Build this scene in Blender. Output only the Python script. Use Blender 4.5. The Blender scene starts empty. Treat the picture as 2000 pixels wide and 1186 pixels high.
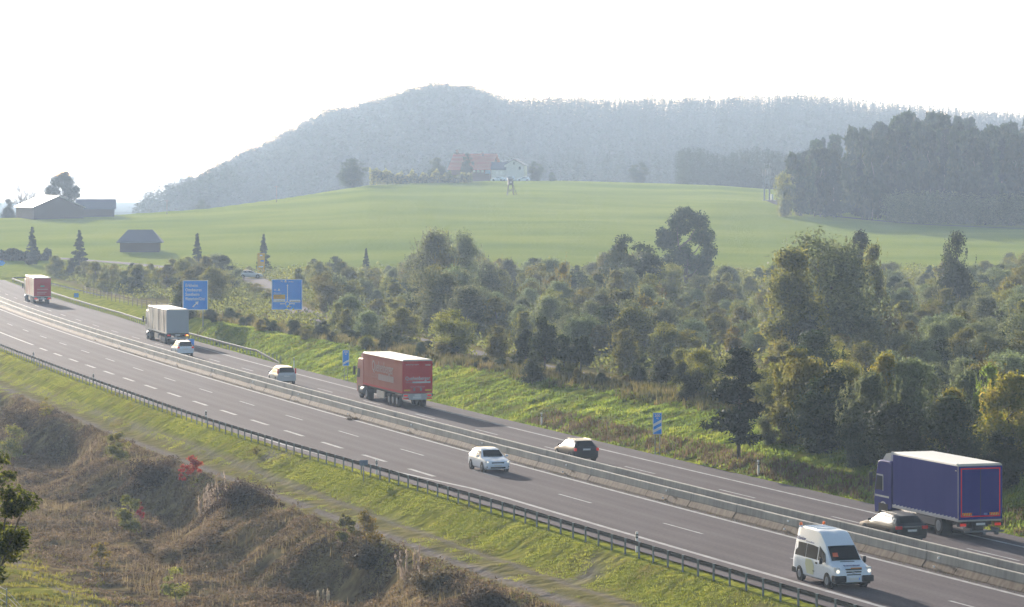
import bpy, bmesh, math, random
import numpy as np
from mathutils import Vector, Matrix
R = math.radians
scene = bpy.context.scene
col = scene.collection
rng = np.random.default_rng(7)
random.seed(7)

# ------------------------------------------------------------------ camera, world, sun, exposure
H = 19.0            # camera height above the motorway
FPX = 6600.0        # focal length in photo pixels (2000 wide)
HOR = 345.0         # horizon row
cam_d = bpy.data.cameras.new('camera'); cam = bpy.data.objects.new('camera', cam_d); col.objects.link(cam)
cam.location = (0, 0, H); cam.rotation_euler = (R(90), 0, 0)
cam_d.sensor_width = 36; cam_d.lens = FPX / 2000 * 36; cam_d.shift_y = -(593 - HOR) / 2000
cam_d.clip_start = 1; cam_d.clip_end = 20000
scene.camera = cam
SUN_EL, SUN_AZ = 10.5, -17.2          # degrees; azimuth from +Y towards +X
w = bpy.data.worlds.new('World'); scene.world = w; w.use_nodes = True
nt = w.node_tree; bgn = nt.nodes['Background']
sky = nt.nodes.new('ShaderNodeTexSky'); sky.sky_type = 'NISHITA'; sky.sun_disc = False
sky.sun_elevation = R(SUN_EL); sky.sun_rotation = R(SUN_AZ); sky.air_density = 1.0; sky.dust_density = 2.0
nt.links.new(sky.outputs[0], bgn.inputs[0]); bgn.inputs[1].default_value = 0.065
sd = bpy.data.lights.new('sun', 'SUN'); sd.energy = 5.0; sd.angle = R(0.5); sd.color = (1.0, 0.90, 0.79)
so = bpy.data.objects.new('sun', sd); col.objects.link(so)
sdir = Vector((math.sin(R(SUN_AZ)) * math.cos(R(SUN_EL)), math.cos(R(SUN_AZ)) * math.cos(R(SUN_EL)), math.sin(R(SUN_EL))))
so.rotation_euler = sdir.to_track_quat('Z', 'Y').to_euler()
so.location = (-200, 600, 150)
scene.view_settings.view_transform = 'Standard'; scene.view_settings.look = 'None'
scene.view_settings.exposure = 1.68; scene.view_settings.gamma = 1.0
HAZE_DENSITY = 0.000175

# ------------------------------------------------------------------ tagging
def tag(o, label=None, cat=None, group=None, kind=None):
    if label: o['label'] = label
    if cat: o['category'] = cat
    if group: o['group'] = group
    if kind: o['kind'] = kind
    return o
def empty(name, loc, rz=0, label=None, cat=None, group=None, sc=1.0):
    o = bpy.data.objects.new(name, None); col.objects.link(o)
    o.location = loc; o.rotation_euler = (0, 0, rz); o.scale = (sc, sc, sc) if not hasattr(sc, '__len__') else sc
    o.empty_display_size = 0.2
    return tag(o, label, cat, group)
def link_mesh(name, me, mat=None, parent=None):
    o = bpy.data.objects.new(name, me); col.objects.link(o)
    if mat and not me.materials: me.materials.append(mat)
    if parent: o.parent = parent
    return o
def copy_tree(o, parent=None):
    c = o.copy(); col.objects.link(c)
    if parent: c.parent = parent
    for ch in o.children: copy_tree(ch, c)
    return c

# ------------------------------------------------------------------ materials
def nn(t, typ, **k):
    n = t.nodes.new(typ)
    for a, b in k.items(): setattr(n, a, b)
    return n
def mat(name, base, rough=0.6, metal=0.0, spec=0.5, emit=None, es=0, noise=None, bump=None, coat=0):
    m = bpy.data.materials.new(name); m.use_nodes = True; t = m.node_tree
    b = t.nodes['Principled BSDF']
    b.inputs['Base Color'].default_value = (*base, 1); b.inputs['Roughness'].default_value = rough
    b.inputs['Metallic'].default_value = metal; b.inputs['Specular IOR Level'].default_value = spec
    b.inputs['Coat Weight'].default_value = coat
    if emit: b.inputs['Emission Color'].default_value = (*emit, 1); b.inputs['Emission Strength'].default_value = es
    if noise:      # (scale, amount, colour2)
        tc = nn(t, 'ShaderNodeTexCoord'); n = nn(t, 'ShaderNodeTexNoise'); n.inputs['Scale'].default_value = noise[0]; n.inputs['Detail'].default_value = 5
        mp = nn(t, 'ShaderNodeMapping')
        if len(noise) > 3: mp.inputs['Scale'].default_value = noise[3]
        t.links.new(tc.outputs['Object'], mp.inputs[0]); t.links.new(mp.outputs[0], n.inputs['Vector'])
        r = nn(t, 'ShaderNodeValToRGB'); r.color_ramp.elements[0].position = .5 - noise[1]; r.color_ramp.elements[1].position = .5 + noise[1]
        r.color_ramp.elements[0].color = (*base, 1); r.color_ramp.elements[1].color = (*noise[2], 1)
        t.links.new(n.outputs['Fac'], r.inputs[0]); t.links.new(r.outputs[0], b.inputs['Base Color'])
        if bump:
            bp = nn(t, 'ShaderNodeBump'); bp.inputs['Strength'].default_value = bump[0]; bp.inputs['Distance'].default_value = bump[1]
            t.links.new(n.outputs['Fac'], bp.inputs['Height']); t.links.new(bp.outputs[0], b.inputs['Normal'])
    return m
def leafmat(name, cols, transl=0.35, rough=0.7, spec=0.04):
    """leaf colour from the per-leaf attribute t, varied per object"""
    m = bpy.data.materials.new(name); m.use_nodes = True; t = m.node_tree
    b = t.nodes['Principled BSDF']; out = t.nodes['Material Output']
    at = nn(t, 'ShaderNodeAttribute', attribute_name='t')
    r = nn(t, 'ShaderNodeValToRGB')
    els = r.color_ramp.elements
    while len(els) < len(cols): els.new(0.5)
    for i, c in enumerate(cols): els[i].position = i / (len(cols) - 1); els[i].color = (*c, 1)
    oi = nn(t, 'ShaderNodeObjectInfo')
    hsv = nn(t, 'ShaderNodeHueSaturation')
    mr = nn(t, 'ShaderNodeMapRange'); mr.inputs['To Min'].default_value = .72; mr.inputs['To Max'].default_value = 1.25
    mh = nn(t, 'ShaderNodeMapRange'); mh.inputs['To Min'].default_value = .475; mh.inputs['To Max'].default_value = .515
    t.links.new(oi.outputs['Random'], mr.inputs[0]); t.links.new(mr.outputs[0], hsv.inputs['Value'])
    t.links.new(oi.outputs['Random'], mh.inputs[0]); t.links.new(mh.outputs[0], hsv.inputs['Hue'])
    t.links.new(at.outputs['Fac'], r.inputs[0]); t.links.new(r.outputs[0], hsv.inputs['Color'])
    t.links.new(hsv.outputs[0], b.inputs['Base Color'])
    b.inputs['Roughness'].default_value = rough; b.inputs['Specular IOR Level'].default_value = spec
    tr = nn(t, 'ShaderNodeBsdfTranslucent'); mx = nn(t, 'ShaderNodeMixShader'); mx.inputs[0].default_value = transl
    t.links.new(hsv.outputs[0], tr.inputs[0]); t.links.new(b.outputs[0], mx.inputs[1]); t.links.new(tr.outputs[0], mx.inputs[2])
    t.links.new(mx.outputs[0], out.inputs[0])
    return m

# ------------------------------------------------------------------ mesh helpers
def np_mesh(name, V, F, attr=None, smooth=False):
    """V (n,3), F (m,k) same k"""
    V = np.asarray(V, np.float32); F = np.asarray(F, np.int32); k = F.shape[1]
    me = bpy.data.meshes.new(name)
    me.vertices.add(len(V)); me.vertices.foreach_set('co', V.ravel())
    me.loops.add(F.size); me.loops.foreach_set('vertex_index', F.ravel())
    me.polygons.add(len(F)); me.polygons.foreach_set('loop_start', np.arange(0, F.size, k, dtype=np.int32))
    me.polygons.foreach_set('loop_total', np.full(len(F), k, np.int32))
    if smooth: me.polygons.foreach_set('use_smooth', np.ones(len(F), bool))
    me.update(calc_edges=True); me.validate()
    if attr is not None:
        for nme, arr in attr.items():
            arr = np.asarray(arr, np.float32)
            if arr.ndim == 1:
                a = me.attributes.new(nme, 'FLOAT', 'POINT'); a.data.foreach_set('value', arr)
            else:
                a = me.attributes.new(nme, 'FLOAT_COLOR', 'POINT'); a.data.foreach_set('color', arr.ravel())
    return me

class MB:
    """collects shapes in plain lists, builds one mesh"""
    def __init__(s): s.V = []; s.F = []; s.sm = []
    def add(s, V, F, smooth=False):
        o = len(s.V); s.V += [tuple(v) for v in V]; s.F += [tuple(i + o for i in f) for f in F]; s.sm += [smooth] * len(F)
        return s
    def box(s, x0, x1, y0, y1, z0, z1, bev=0.0):
        if bev <= 0:
            V = [(x, y, z) for z in (z0, z1) for y in (y0, y1) for x in (x0, x1)]
            return s.add(V, [(0, 2, 3, 1), (4, 5, 7, 6), (0, 1, 5, 4), (2, 6, 7, 3), (0, 4, 6, 2), (1, 3, 7, 5)])
        b = bmesh.new(); bmesh.ops.create_cube(b, size=1)
        for v in b.verts:
            v.co = Vector(((x0 + x1) / 2 + v.co.x * (x1 - x0), (y0 + y1) / 2 + v.co.y * (y1 - y0), (z0 + z1) / 2 + v.co.z * (z1 - z0)))
        bmesh.ops.bevel(b, geom=b.edges[:], offset=bev, segments=2, affect='EDGES', profile=0.6)
        b.verts.index_update()
        s.add([v.co[:] for v in b.verts], [[v.index for v in f.verts] for f in b.faces]); b.free()
        return s
    def prism(s, poly, axis, a0, a1):
        """poly of 2D points extruded along axis: 'x' -> (y,z), 'y' -> (x,z), 'z' -> (x,y)"""
        f = {'x': lambda p, a: (a, p[0], p[1]), 'y': lambda p, a: (p[0], a, p[1]), 'z': lambda p, a: (p[0], p[1], a)}[axis]
        n = len(poly); V = [f(p, a0) for p in poly] + [f(p, a1) for p in poly]
        F = [tuple(range(n))[::-1], tuple(range(n, 2 * n))] + [(i, (i + 1) % n, n + (i + 1) % n, n + i) for i in range(n)]
        return s.add(V, F)
    def tube(s, p, q, r0, r1=None, n=8, cap=True):
        r1 = r0 if r1 is None else r1
        p = Vector(p); q = Vector(q); d = (q - p).normalized()
        a = d.orthogonal().normalized(); b = d.cross(a)
        V = []
        for c, r in ((p, r0), (q, r1)):
            for i in range(n):
                t = 2 * math.pi * i / n; V.append((c + a * math.cos(t) * r + b * math.sin(t) * r)[:])
        F = [(i, (i + 1) % n, n + (i + 1) % n, n + i) for i in range(n)]
        s.add(V, F, True)
        if cap: s.add(V, [tuple(range(n))[::-1], tuple(range(n, 2 * n))])
        return s
    def quad(s, a, b, c, d): return s.add([a, b, c, d], [(0, 1, 2, 3)])
    def build(s, name, m=None, parent=None, me_only=False):
        me = bpy.data.meshes.new(name); me.from_pydata(s.V, [], s.F)
        b = bmesh.new(); b.from_mesh(me); bmesh.ops.recalc_face_normals(b, faces=b.faces[:]); b.to_mesh(me); b.free()
        me.polygons.foreach_set('use_smooth', s.sm)
        if m: me.materials.append(m)
        if me_only: return me
        return link_mesh(name, me, None, parent)

def text_mesh(name, s, size, origin, xdir, ydir, m, parent, align='LEFT', ext=0.004, bold=0.0, width=None, depth=0.006):
    """lettering as a mesh; origin = baseline start, xdir reading direction, ydir up"""
    cu = bpy.data.curves.new(name, 'FONT'); cu.body = s; cu.size = size; cu.extrude = ext; cu.align_x = align; cu.offset = bold
    cu.resolution_u = 3
    to = bpy.data.objects.new(name, cu); col.objects.link(to)
    dg = bpy.context.evaluated_depsgraph_get()
    me = bpy.data.meshes.new_from_object(to.evaluated_get(dg))
    bpy.data.objects.remove(to); bpy.data.curves.remove(cu)
    if width and len(me.vertices):
        xs = [v.co.x for v in me.vertices]; k = width / max(1e-6, max(xs) - min(xs))
        for v in me.vertices: v.co.x *= k
    x = Vector(xdir).normalized(); y = Vector(ydir).normalized(); z = x.cross(y)
    M = Matrix((x, y, z)).transposed().to_4x4(); M.translation = Vector(origin) + z * depth
    me.transform(M); me.materials.clear(); me.materials.append(m); me.name = name
    return link_mesh(name, me, None, parent)

# ------------------------------------------------------------------ road alignment and terrain
P = np.array([2.99935770e-02, -1.43443597e-01, 1.39301618e+00, -3.07178877e+01, -8.16220098e+00])
dP = np.polyder(P)
def X0(y):
    y = np.asarray(y, float); yc = np.clip(y, 130, 545)
    return np.polyval(P, (yc - 250) / 100) + (y - yc) * np.polyval(dP, (yc - 250) / 100) / 100
def DX(y):
    yc = np.clip(np.asarray(y, float), 130, 545); return np.polyval(dP, (yc - 250) / 100) / 100
def SEC(y): return np.sqrt(1 + DX(y) ** 2)
def DL(x, y): return (x - X0(y)) / SEC(y)              # signed lateral distance from the median line
def rp(y, d): return float(X0(y) + d * SEC(y))         # x of the point at lateral distance d
def head(y): return math.atan2(-float(DX(y)), 1.0)      # z rotation that turns +Y along the road
def sm(a, b, x):
    t = np.clip((x - a) / (b - a), 0, 1); return t * t * (3 - 2 * t)

_g = rng.random((256, 256))
def vn(x, y):                                           # value noise, tiles at 256
    xi = np.floor(x).astype(int); yi = np.floor(y).astype(int); fx = x - xi; fy = y - yi
    fx = fx * fx * (3 - 2 * fx); fy = fy * fy * (3 - 2 * fy)
    g = lambda a, b: _g[a % 256, b % 256]
    return (g(xi, yi) * (1 - fx) + g(xi + 1, yi) * fx) * (1 - fy) + (g(xi, yi + 1) * (1 - fx) + g(xi + 1, yi + 1) * fx) * fy
def fbm(x, y, o=4):
    s = 0; a = .5
    for i in range(o): s = s + a * vn(x * 2 ** i + 17 * i, y * 2 ** i + 31 * i); a *= .5
    return s

CREST_U = [-600, 0, 250, 400, 550, 650, 720, 800, 950, 1100, 1300, 1400, 1500, 1560, 1700, 2000, 2600]
CREST_V = [430, 426, 418, 408, 388, 373, 363, 359, 354, 354, 360, 364, 372, 376, 384, 392, 400]
CREST_Y = [900, 920, 940, 960, 1000, 1040, 1060, 1080, 1120, 1120, 1120, 1100, 1080, 1080, 1080, 1080, 1080]
HILL_U = [-400, 200, 262, 300, 350, 400, 450, 500, 550, 600, 640, 700, 760, 820, 860, 900, 940, 975, 1020, 1100, 1200, 1300, 1400, 1500, 1560, 1650, 1750, 1850, 1950, 2100, 2600]
HILL_V = [440, 425, 415, 392, 368, 350, 326, 302, 278, 250, 232, 218, 202, 186, 181, 185, 193, 208, 216, 213, 214, 210, 213, 208, 204, 210, 222, 230, 238, 246, 260]
HILLY = 2150.0
def ground(x, y):
    x = np.asarray(x, float); y = np.asarray(y, float)
    d = DL(x, y); u = 1000 + FPX * x / np.maximum(y, 30)
    # ---- near side profile
    e = -17.4 + 1.2 * (vn(y / 7.0, y * 0 + 3.3) - .5)
    wd = 5.5 + 2.8 * np.cos((y - 252) * 2 * np.pi / 43.0) + 1.5 * (vn(y / 5.0, y * 0 + 9.1) - .5)
    rail = np.interp(y, [188, 211, 234, 256], [-10.6, -11.2, -12.0, -12.4])
    near = -1.45 * sm(0, 1, (rail + 0.45 - d) / 3.6)
    near = near - .25 * sm(0, 1, (-14 - d) / 3)
    bank = sm(0, 1, (e - d) / wd)
    near = near - 3.0 * bank + (fbm(x / 3.0, y / 3.0) - .47) * .6 * bank
    near = near + .9 * sm(-31.5, -37, d) + (fbm(x / 2.2, y / 2.2) - .47) * .25 * sm(-12, -14, d)
    # ---- far side profile
    cd = np.interp(y, [130, 250, 330, 370, 430, 520], [21, 20.5, 17.5, 15, 15, 18])
    ch = np.interp(y, [130, 200, 350, 420, 470, 560], [2.6, 2.6, 2.3, 1.8, .9, .5])
    e0 = np.interp(y, [340, 400, 460, 600], [12.3, 13.0, 13.8, 13.8])
    t = np.clip((d - e0) / (cd - e0), 0, 1)
    far = ch * (t ** 0.9) * (1 - .08 * t) - .06 * (d > 11.4)
    far = far - (ch - 1.0) * sm(0, 1, (d - cd - 2) / 9) + (fbm(x / 1.6, y / 1.6) - .47) * .45 * sm(12.2, 14, d)
    z = np.where(d < 0, near, far)
    z = np.where((d > rail + .5) & (d < e0 - .3), -0.12, z)
    # ---- field
    cy = np.interp(u, CREST_U, CREST_Y); cv = np.interp(u, CREST_U, CREST_V)
    zc = H - (cv - HOR) * cy / FPX
    tt = (y - 640) / (cy - 640); tc = np.clip(tt, 0, 1)
    fz = .6 + (zc - .6) * (1.12 * tc - .12 * tc ** 3) + (fbm(x / 60., y / 90.) - .47) * 2.0 * sm(0, .25, tc) * sm(1, .8, tc)
    over = np.maximum(y - cy, 0)
    plateau = 120 * sm(600, 800, u)
    fz = fz - np.minimum(np.maximum(over - plateau, 0) * .055, np.maximum(zc, 1) + 4)
    z = z + (fz - z) * sm(600, 680, y)
    # ---- wooded hill
    hv = np.interp(u, HILL_U, HILL_V) + 34; hz = H - (hv - HOR) * HILLY / FPX
    a = sm(1350, HILLY, y)
    hz = hz + (fbm(x / 120., y / 120.) - .47) * 26 * sm(1450, 1700, y) * sm(HILLY, 1900, y)
    z = z + (np.maximum(hz, z) - z) * np.where(y < HILLY, a ** .8, 1)
    z = z - np.maximum(y - HILLY - 60, 0) * .08 * (z > -6)
    z = np.where(y > HILLY + 60, np.maximum(z, -8), z)
    return z
def gz(x, y): return float(ground(np.array([x]), np.array([y]))[0])
_ys = np.concatenate([np.arange(120, 700, 1.0), np.arange(700, 2300, 3.0)])
def hit(u, v, y0=120):
    """where the sight line through a photo pixel meets the ground"""
    xs = (u - 1000) / FPX * _ys; g = ground(xs, _ys); ray = H - (v - HOR) / FPX * _ys
    k = np.where((ray <= g) & (_ys > y0))[0]
    i = k[0] if len(k) else len(_ys) - 1
    return float(xs[i]), float(_ys[i]), float(g[i])
def at(u, y): return (u - 1000) / FPX * y

# ---- terrain sheet
tq = np.concatenate([np.linspace(-1.25, -.22, 70, endpoint=False), np.linspace(-.22, .22, 560), np.linspace(.22, 1.25, 71)[1:]])
yq = np.concatenate([np.exp(np.arange(math.log(35), math.log(110), .03)), np.exp(np.arange(math.log(110), math.log(420), .0042)), np.exp(np.arange(math.log(420), math.log(5200), .008))])
TX = tq[None, :] * yq[:, None]; TY = np.repeat(yq[:, None], len(tq), 1)
TZ = ground(TX, TY)
V = np.stack([TX, TY, TZ], -1).reshape(-1, 3)
nr, nc = TX.shape; idx = np.arange(nr * nc).reshape(nr, nc)
F = np.stack([idx[:-1, :-1], idx[:-1, 1:], idx[1:, 1:], idx[1:, :-1]], -1).reshape(-1, 4)
# soil and turf zones: r = dry brown weeds, g = lush turf, b = gravel
x, y = V[:, 0].astype(float), V[:, 1].astype(float); d = DL(x, y); u = 1000 + FPX * x / y
n1 = fbm(x / 2.5, y / 2.5); n2 = fbm(x / 9., y / 9.); n3 = fbm(x / .8, y / .8)
GE = np.interp(y, [180, 200, 273, 341, 450], [-13.7, -14.0, -15.0, -16.0, -17.0]); sh_ = np.interp(y, [200, 340], [0, -1.1]); dg = d - sh_
brown = sm(-16.6, -18.2, d + (n1 - .5) * 2) * sm(-36, -33, d + (n1 - .5) * 4)
gravel = (np.exp(-((dg + 14.0) / .35) ** 2) * .6 + np.exp(-((dg + 16.0) / .45) ** 2) + .15 * np.exp(-((dg + 15.1) / 1.3) ** 2)) * sm(.25, .5, n1 + .12)
gravel = gravel + np.exp(-((d + 34.5) / .5) ** 2) * sm(.35, .5, n1 + .1)
gravel = gravel + sm(.52, .62, n2) * sm(.42, .6, n1) * np.exp(-((d + 12.6) / 1.0) ** 2) * .8
gravel = gravel * (y < 520)
dry = sm(12.2, 13, d) * sm(15.5, 13.4, d + (n1 - .5) * 5) * sm(300, 262, y) * .4 + sm(18, 21, d) * sm(640, 600, y)
dry = np.maximum(dry, np.maximum(sm(.5, .62, n2) * .6, sm(.44, .6, n1) * .35) * (d < -11) * (d > -17)); dry = np.maximum(dry, sm(-32, -34, d) * (.35 + .65 * sm(.42, .56, n1))); dry = np.maximum(dry, .85 * sm(.9, -.1, d - GE + (n1 - .5) * 2.2) * sm(-18.5, -17, d) * (y < 520))
C = np.stack([np.clip(brown, 0, 1), np.clip(dry, 0, 1), np.clip(gravel, 0, 1), sm(620, 690, y)], -1)
me = np_mesh('ground', V, F, {'zone': C, 'wood': sm(1240, 1300, y) * sm(6200, 5000, y)}, smooth=True)
gm = bpy.data.materials.new('ground_mat'); gm.use_nodes = True; t = gm.node_tree; b = t.nodes['Principled BSDF']
b.inputs['Roughness'].default_value = 1; b.inputs['Specular IOR Level'].default_value = 0
geo = nn(t, 'ShaderNodeNewGeometry')
def noise_node(scale, detail=5, vec=None, sc=None):
    n = nn(t, 'ShaderNodeTexNoise'); n.inputs['Scale'].default_value = scale; n.inputs['Detail'].default_value = detail
    if sc:
        mp = nn(t, 'ShaderNodeMapping'); mp.inputs['Scale'].default_value = sc; t.links.new(geo.outputs['Position'], mp.inputs[0]); t.links.new(mp.outputs[0], n.inputs['Vector'])
    else: t.links.new(geo.outputs['Position'], n.inputs['Vector'])
    return n
def ramp(fac, cols, pos=None):
    r = nn(t, 'ShaderNodeValToRGB'); e = r.color_ramp.elements
    while len(e) < len(cols): e.new(.5)
    for i, c in enumerate(cols): e[i].position = pos[i] if pos else i / (len(cols) - 1); e[i].color = (*c, 1)
    t.links.new(fac, r.inputs[0]); return r
def mix(fac, a, b_):
    m = nn(t, 'ShaderNodeMix', data_type='RGBA'); t.links.new(fac, m.inputs[0]); t.links.new(a, m.inputs[6]); t.links.new(b_, m.inputs[7]); return m.outputs[2]
za = nn(t, 'ShaderNodeAttribute', attribute_name='zone'); sep = nn(t, 'ShaderNodeSeparateColor'); t.links.new(za.outputs['Color'], sep.inputs[0])
na = noise_node(1.1); nb = noise_node(.22); ncn = noise_node(5.0, 3)
turf = ramp(na.outputs['Fac'], [(.12, .13, .022), (.21, .235, .03), (.33, .31, .055)], [.3, .5, .72])
fieldn = noise_node(.045, 7, sc=(.45, .6, 1))
field = ramp(fieldn.outputs['Fac'], [(.165, .215, .026), (.215, .26, .034), (.275, .30, .05)], [.30, .5, .70])
brownr = ramp(na.outputs['Fac'], [(.085, .058, .032), (.19, .14, .07), (.28, .215, .10)], [.3, .5, .7])
dryr = ramp(na.outputs['Fac'], [(.10, .095, .028), (.165, .14, .05), (.24, .185, .085)], [.3, .5, .7])
grav = ramp(ncn.outputs['Fac'], [(.15, .125, .11), (.25, .22, .20)], [.3, .7])
c1 = mix(za.outputs['Alpha'], turf.outputs[0], field.outputs[0])
c2 = mix(sep.outputs[1], c1, dryr.outputs[0]); c3 = mix(sep.outputs[0], c2, brownr.outputs[0]); c4 = mix(sep.outputs[2], c3, grav.outputs[0])
wa = nn(t, 'ShaderNodeAttribute', attribute_name='wood'); ff = nn(t, 'ShaderNodeRGB'); ff.outputs[0].default_value = (.035, .048, .022, 1)
c5 = mix(wa.outputs['Fac'], c4, ff.outputs[0]); t.links.new(c5, b.inputs['Base Color'])
bp = nn(t, 'ShaderNodeBump'); bp.inputs['Strength'].default_value = .8; bp.inputs['Distance'].default_value = .25
t.links.new(na.outputs['Fac'], bp.inputs['Height']); t.links.new(bp.outputs[0], b.inputs['Normal'])
tag(link_mesh('ground', me, gm), kind='structure')

# ---- far ridges beyond the valley
def ridge(name, Y, us, vs, m):
    MBr = MB(); n = len(us); Vr = []
    for k in range(n):
        X = at(us[k], Y); zt = H - (vs[k] - HOR) * Y / FPX
        Vr += [(X, Y - 500, -9.5), (X, Y, zt), (X * 1.1, Y + 900, -9.5)]
    Fr = []
    for k in range(n - 1):
        for j in range(2): Fr.append((3 * k + j, 3 * k + 3 + j, 3 * k + 4 + j, 3 * k + 1 + j))
    MBr.add(Vr, Fr, True); o = MBr.build(name, m); return tag(o, kind='structure')
hm = mat('hill_wood', (.05, .07, .04), .95, noise=(.02, .15, (.08, .10, .05)))
uu = np.linspace(-2500, 4500, 300)
ridge('hills', 4000, uu, 357 + 9 * (fbm(uu / 160., uu * 0 + 2) - .5) * 2 - 5 * np.exp(-((uu - 300) / 160) ** 2), hm)
ridge('hills', 4600, uu, 346 + 6 * (fbm(uu / 220., uu * 0 + 7) - .5) * 2, hm)

# ------------------------------------------------------------------ motorway
asph = bpy.data.materials.new('asphalt'); asph.use_nodes = True; t = asph.node_tree; b = t.nodes['Principled BSDF']
geo = nn(t, 'ShaderNodeNewGeometry')
la = nn(t, 'ShaderNodeAttribute', attribute_name='lat')
fine = noise_node(6.0, 4); big = noise_node(.12, 4)
cl = nn(t, 'ShaderNodeCombineXYZ'); t.links.new(la.outputs['Fac'], cl.inputs[0])
stn = nn(t, 'ShaderNodeTexNoise'); stn.inputs['Scale'].default_value = .75; stn.inputs['Detail'].default_value = 3; t.links.new(cl.outputs[0], stn.inputs['Vector'])
base = ramp(stn.outputs['Fac'], [(.095, .082, .085), (.145, .128, .132)], [.36, .64])
bigc = ramp(big.outputs['Fac'], [(.105, .091, .095), (.135, .119, .124)], [.35, .65])
m1 = nn(t, 'ShaderNodeMix', data_type='RGBA'); m1.inputs[0].default_value = .35; t.links.new(base.outputs[0], m1.inputs[6]); t.links.new(bigc.outputs[0], m1.inputs[7])
fr = ramp(fine.outputs['Fac'], [(.85, .85, .85), (1.15, 1.15, 1.15)], [.3, .7])
m2 = nn(t, 'ShaderNodeMix', data_type='RGBA', blend_type='MULTIPLY'); m2.inputs[0].default_value = 1; t.links.new(m1.outputs[2], m2.inputs[6]); t.links.new(fr.outputs[0], m2.inputs[7])
t.links.new(m2.outputs[2], b.inputs['Base Color']); b.inputs['Roughness'].default_value = .97; b.inputs['Specular IOR Level'].default_value = .006
bp = nn(t, 'ShaderNodeBump'); bp.inputs['Strength'].default_value = .5; bp.inputs['Distance'].default_value = .02
t.links.new(fine.outputs['Fac'], bp.inputs['Height']); t.links.new(bp.outputs[0], b.inputs['Normal'])

def band(ys, d0, d1, z, ncol=2):
    """sheet between two lateral offsets"""
    ys = np.asarray(ys, float); d0 = np.broadcast_to(d0, ys.shape); d1 = np.broadcast_to(d1, ys.shape)
    Vb = []; lat = []
    for y_, a, c in zip(ys, d0, d1):
        for k in range(ncol):
            dd = a + (c - a) * k / (ncol - 1); Vb.append((rp(y_, dd), y_, z)); lat.append(dd)
    Fb = [(i * ncol + k, i * ncol + k + 1, (i + 1) * ncol + k + 1, (i + 1) * ncol + k) for i in range(len(ys) - 1) for k in range(ncol - 1)]
    return Vb, Fb, lat
ysr = np.arange(60, 760, 3.0)
edge_n = np.interp(ysr, [188, 211, 234, 256], [-9.9, -10.5, -11.4, -11.8])
edge_f = np.interp(ysr, [340, 400, 460, 540, 620, 760], [11.5, 12.0, 13.0, 12.2, 12.0, 12.0])
Vb, Fb, lat = band(ysr, edge_n, edge_f, 0.0, 40)
me = np_mesh('motorway', Vb, Fb, {'lat': lat}); tag(link_mesh('motorway', me, asph), kind='structure')
# exit ramp and side road
def path_strip(name, pts, wid, m, dz=.03, step=3, foll=True):
    pts = [Vector((a, c)) for a, c in pts]; P2 = []
    for i in range(len(pts) - 1):
        p0 = pts[max(i - 1, 0)]; p1 = pts[i]; p2 = pts[i + 1]; p3 = pts[min(i + 2, len(pts) - 1)]
        n = max(2, int((p2 - p1).length / step))
        for k in range(n):
            s = k / n
            P2.append(.5 * ((2 * p1) + (p2 - p0) * s + (2 * p0 - 5 * p1 + 4 * p2 - p3) * s * s + (3 * p1 - p0 - 3 * p2 + p3) * s ** 3))
    P2.append(pts[-1]); Vs = []; lat = []
    for i, p in enumerate(P2):
        q = P2[min(i + 1, len(P2) - 1)] - P2[max(i - 1, 0)]; nrm = Vector((q.y, -q.x)).normalized()
        zz = gz(p.x, p.y) + dz if foll else dz
        for k in range(5):
            o = (k / 4 - .5) * wid; e = p + nrm * o; Vs.append((e.x, e.y, max(zz, gz(e.x, e.y) + dz))); lat.append(o)
    Fs = [(i * 5 + k, i * 5 + k + 1, i * 5 + 6 + k, i * 5 + 5 + k) for i in range(len(P2) - 1) for k in range(4)]
    me = np_mesh(name, Vs, Fs, {'lat': lat}); return tag(link_mesh(name, me, m), kind='structure')
path_strip('side_road', [(52, 150), (36, 190), (24, 240), (7.4, 304), (-10, 370), (-28, 450), (-38, 530), (-46.5, 600), (-60, 645), (-85, 685), (-125, 714), (-220, 735)], 4.2, asph)

paint = mat('road_paint', (.42, .42, .42), .9, spec=.02, noise=(1.2, .2, (.27, .26, .26)))
def line(name, ys, dm, wid, label=None):
    ys = np.asarray(ys, float); dm = np.broadcast_to(dm, ys.shape)
    Vb, Fb, _ = band(ys, dm - wid / 2, dm + wid / 2, 0.004); return Vb, Fb
def merge_build(name, parts, m, **k):
    mb = MB()
    for Vp, Fp in parts: mb.add(Vp, Fp)
    return tag(mb.build(name, m), **k)
yl = np.arange(60, 756, 4.0)
solid = [line('', yl, 0.0, .28), line('', yl[yl < 384], np.interp(yl[yl < 384], [60, 350, 384], [9.4, 9.45, 9.8]), .24), line('', yl, 3.2, .15)]
yn = np.concatenate([np.arange(60, 200, 4.), np.arange(200, 250, 2.), np.arange(250, 750, 5.)])
solid.append(line('', yn, np.interp(yn, [200, 206, 214.7, 226, 240, 296], [-7.6, -7.75, -8.7, -10.0, -10.7, -11.1]), .30))
solid.append(line('', np.arange(381, 750, 4.0), -7.45, .30))
dash = []
for k in range(-6, 22):
    y1 = 202.2 + k * (16.75 if k > 0 else 16.95); dash.append(line('', [y1 - 5.6, y1 - 2.8, y1], -3.85, .16))
for k in range(-7, 24):
    y1 = 205.2 + k * 16.3; dash.append(line('', [y1 - 5.5, y1 - 2.7, y1], 6.38, .15))
for k in range(0, 15):
    y1 = 219.7 + k * 11.05; dash.append(line('', [y1 - 5.6, y1 - 2.8, y1], -7.6, .30))
merge_build('road_markings', solid + dash, paint, kind='structure')

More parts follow.
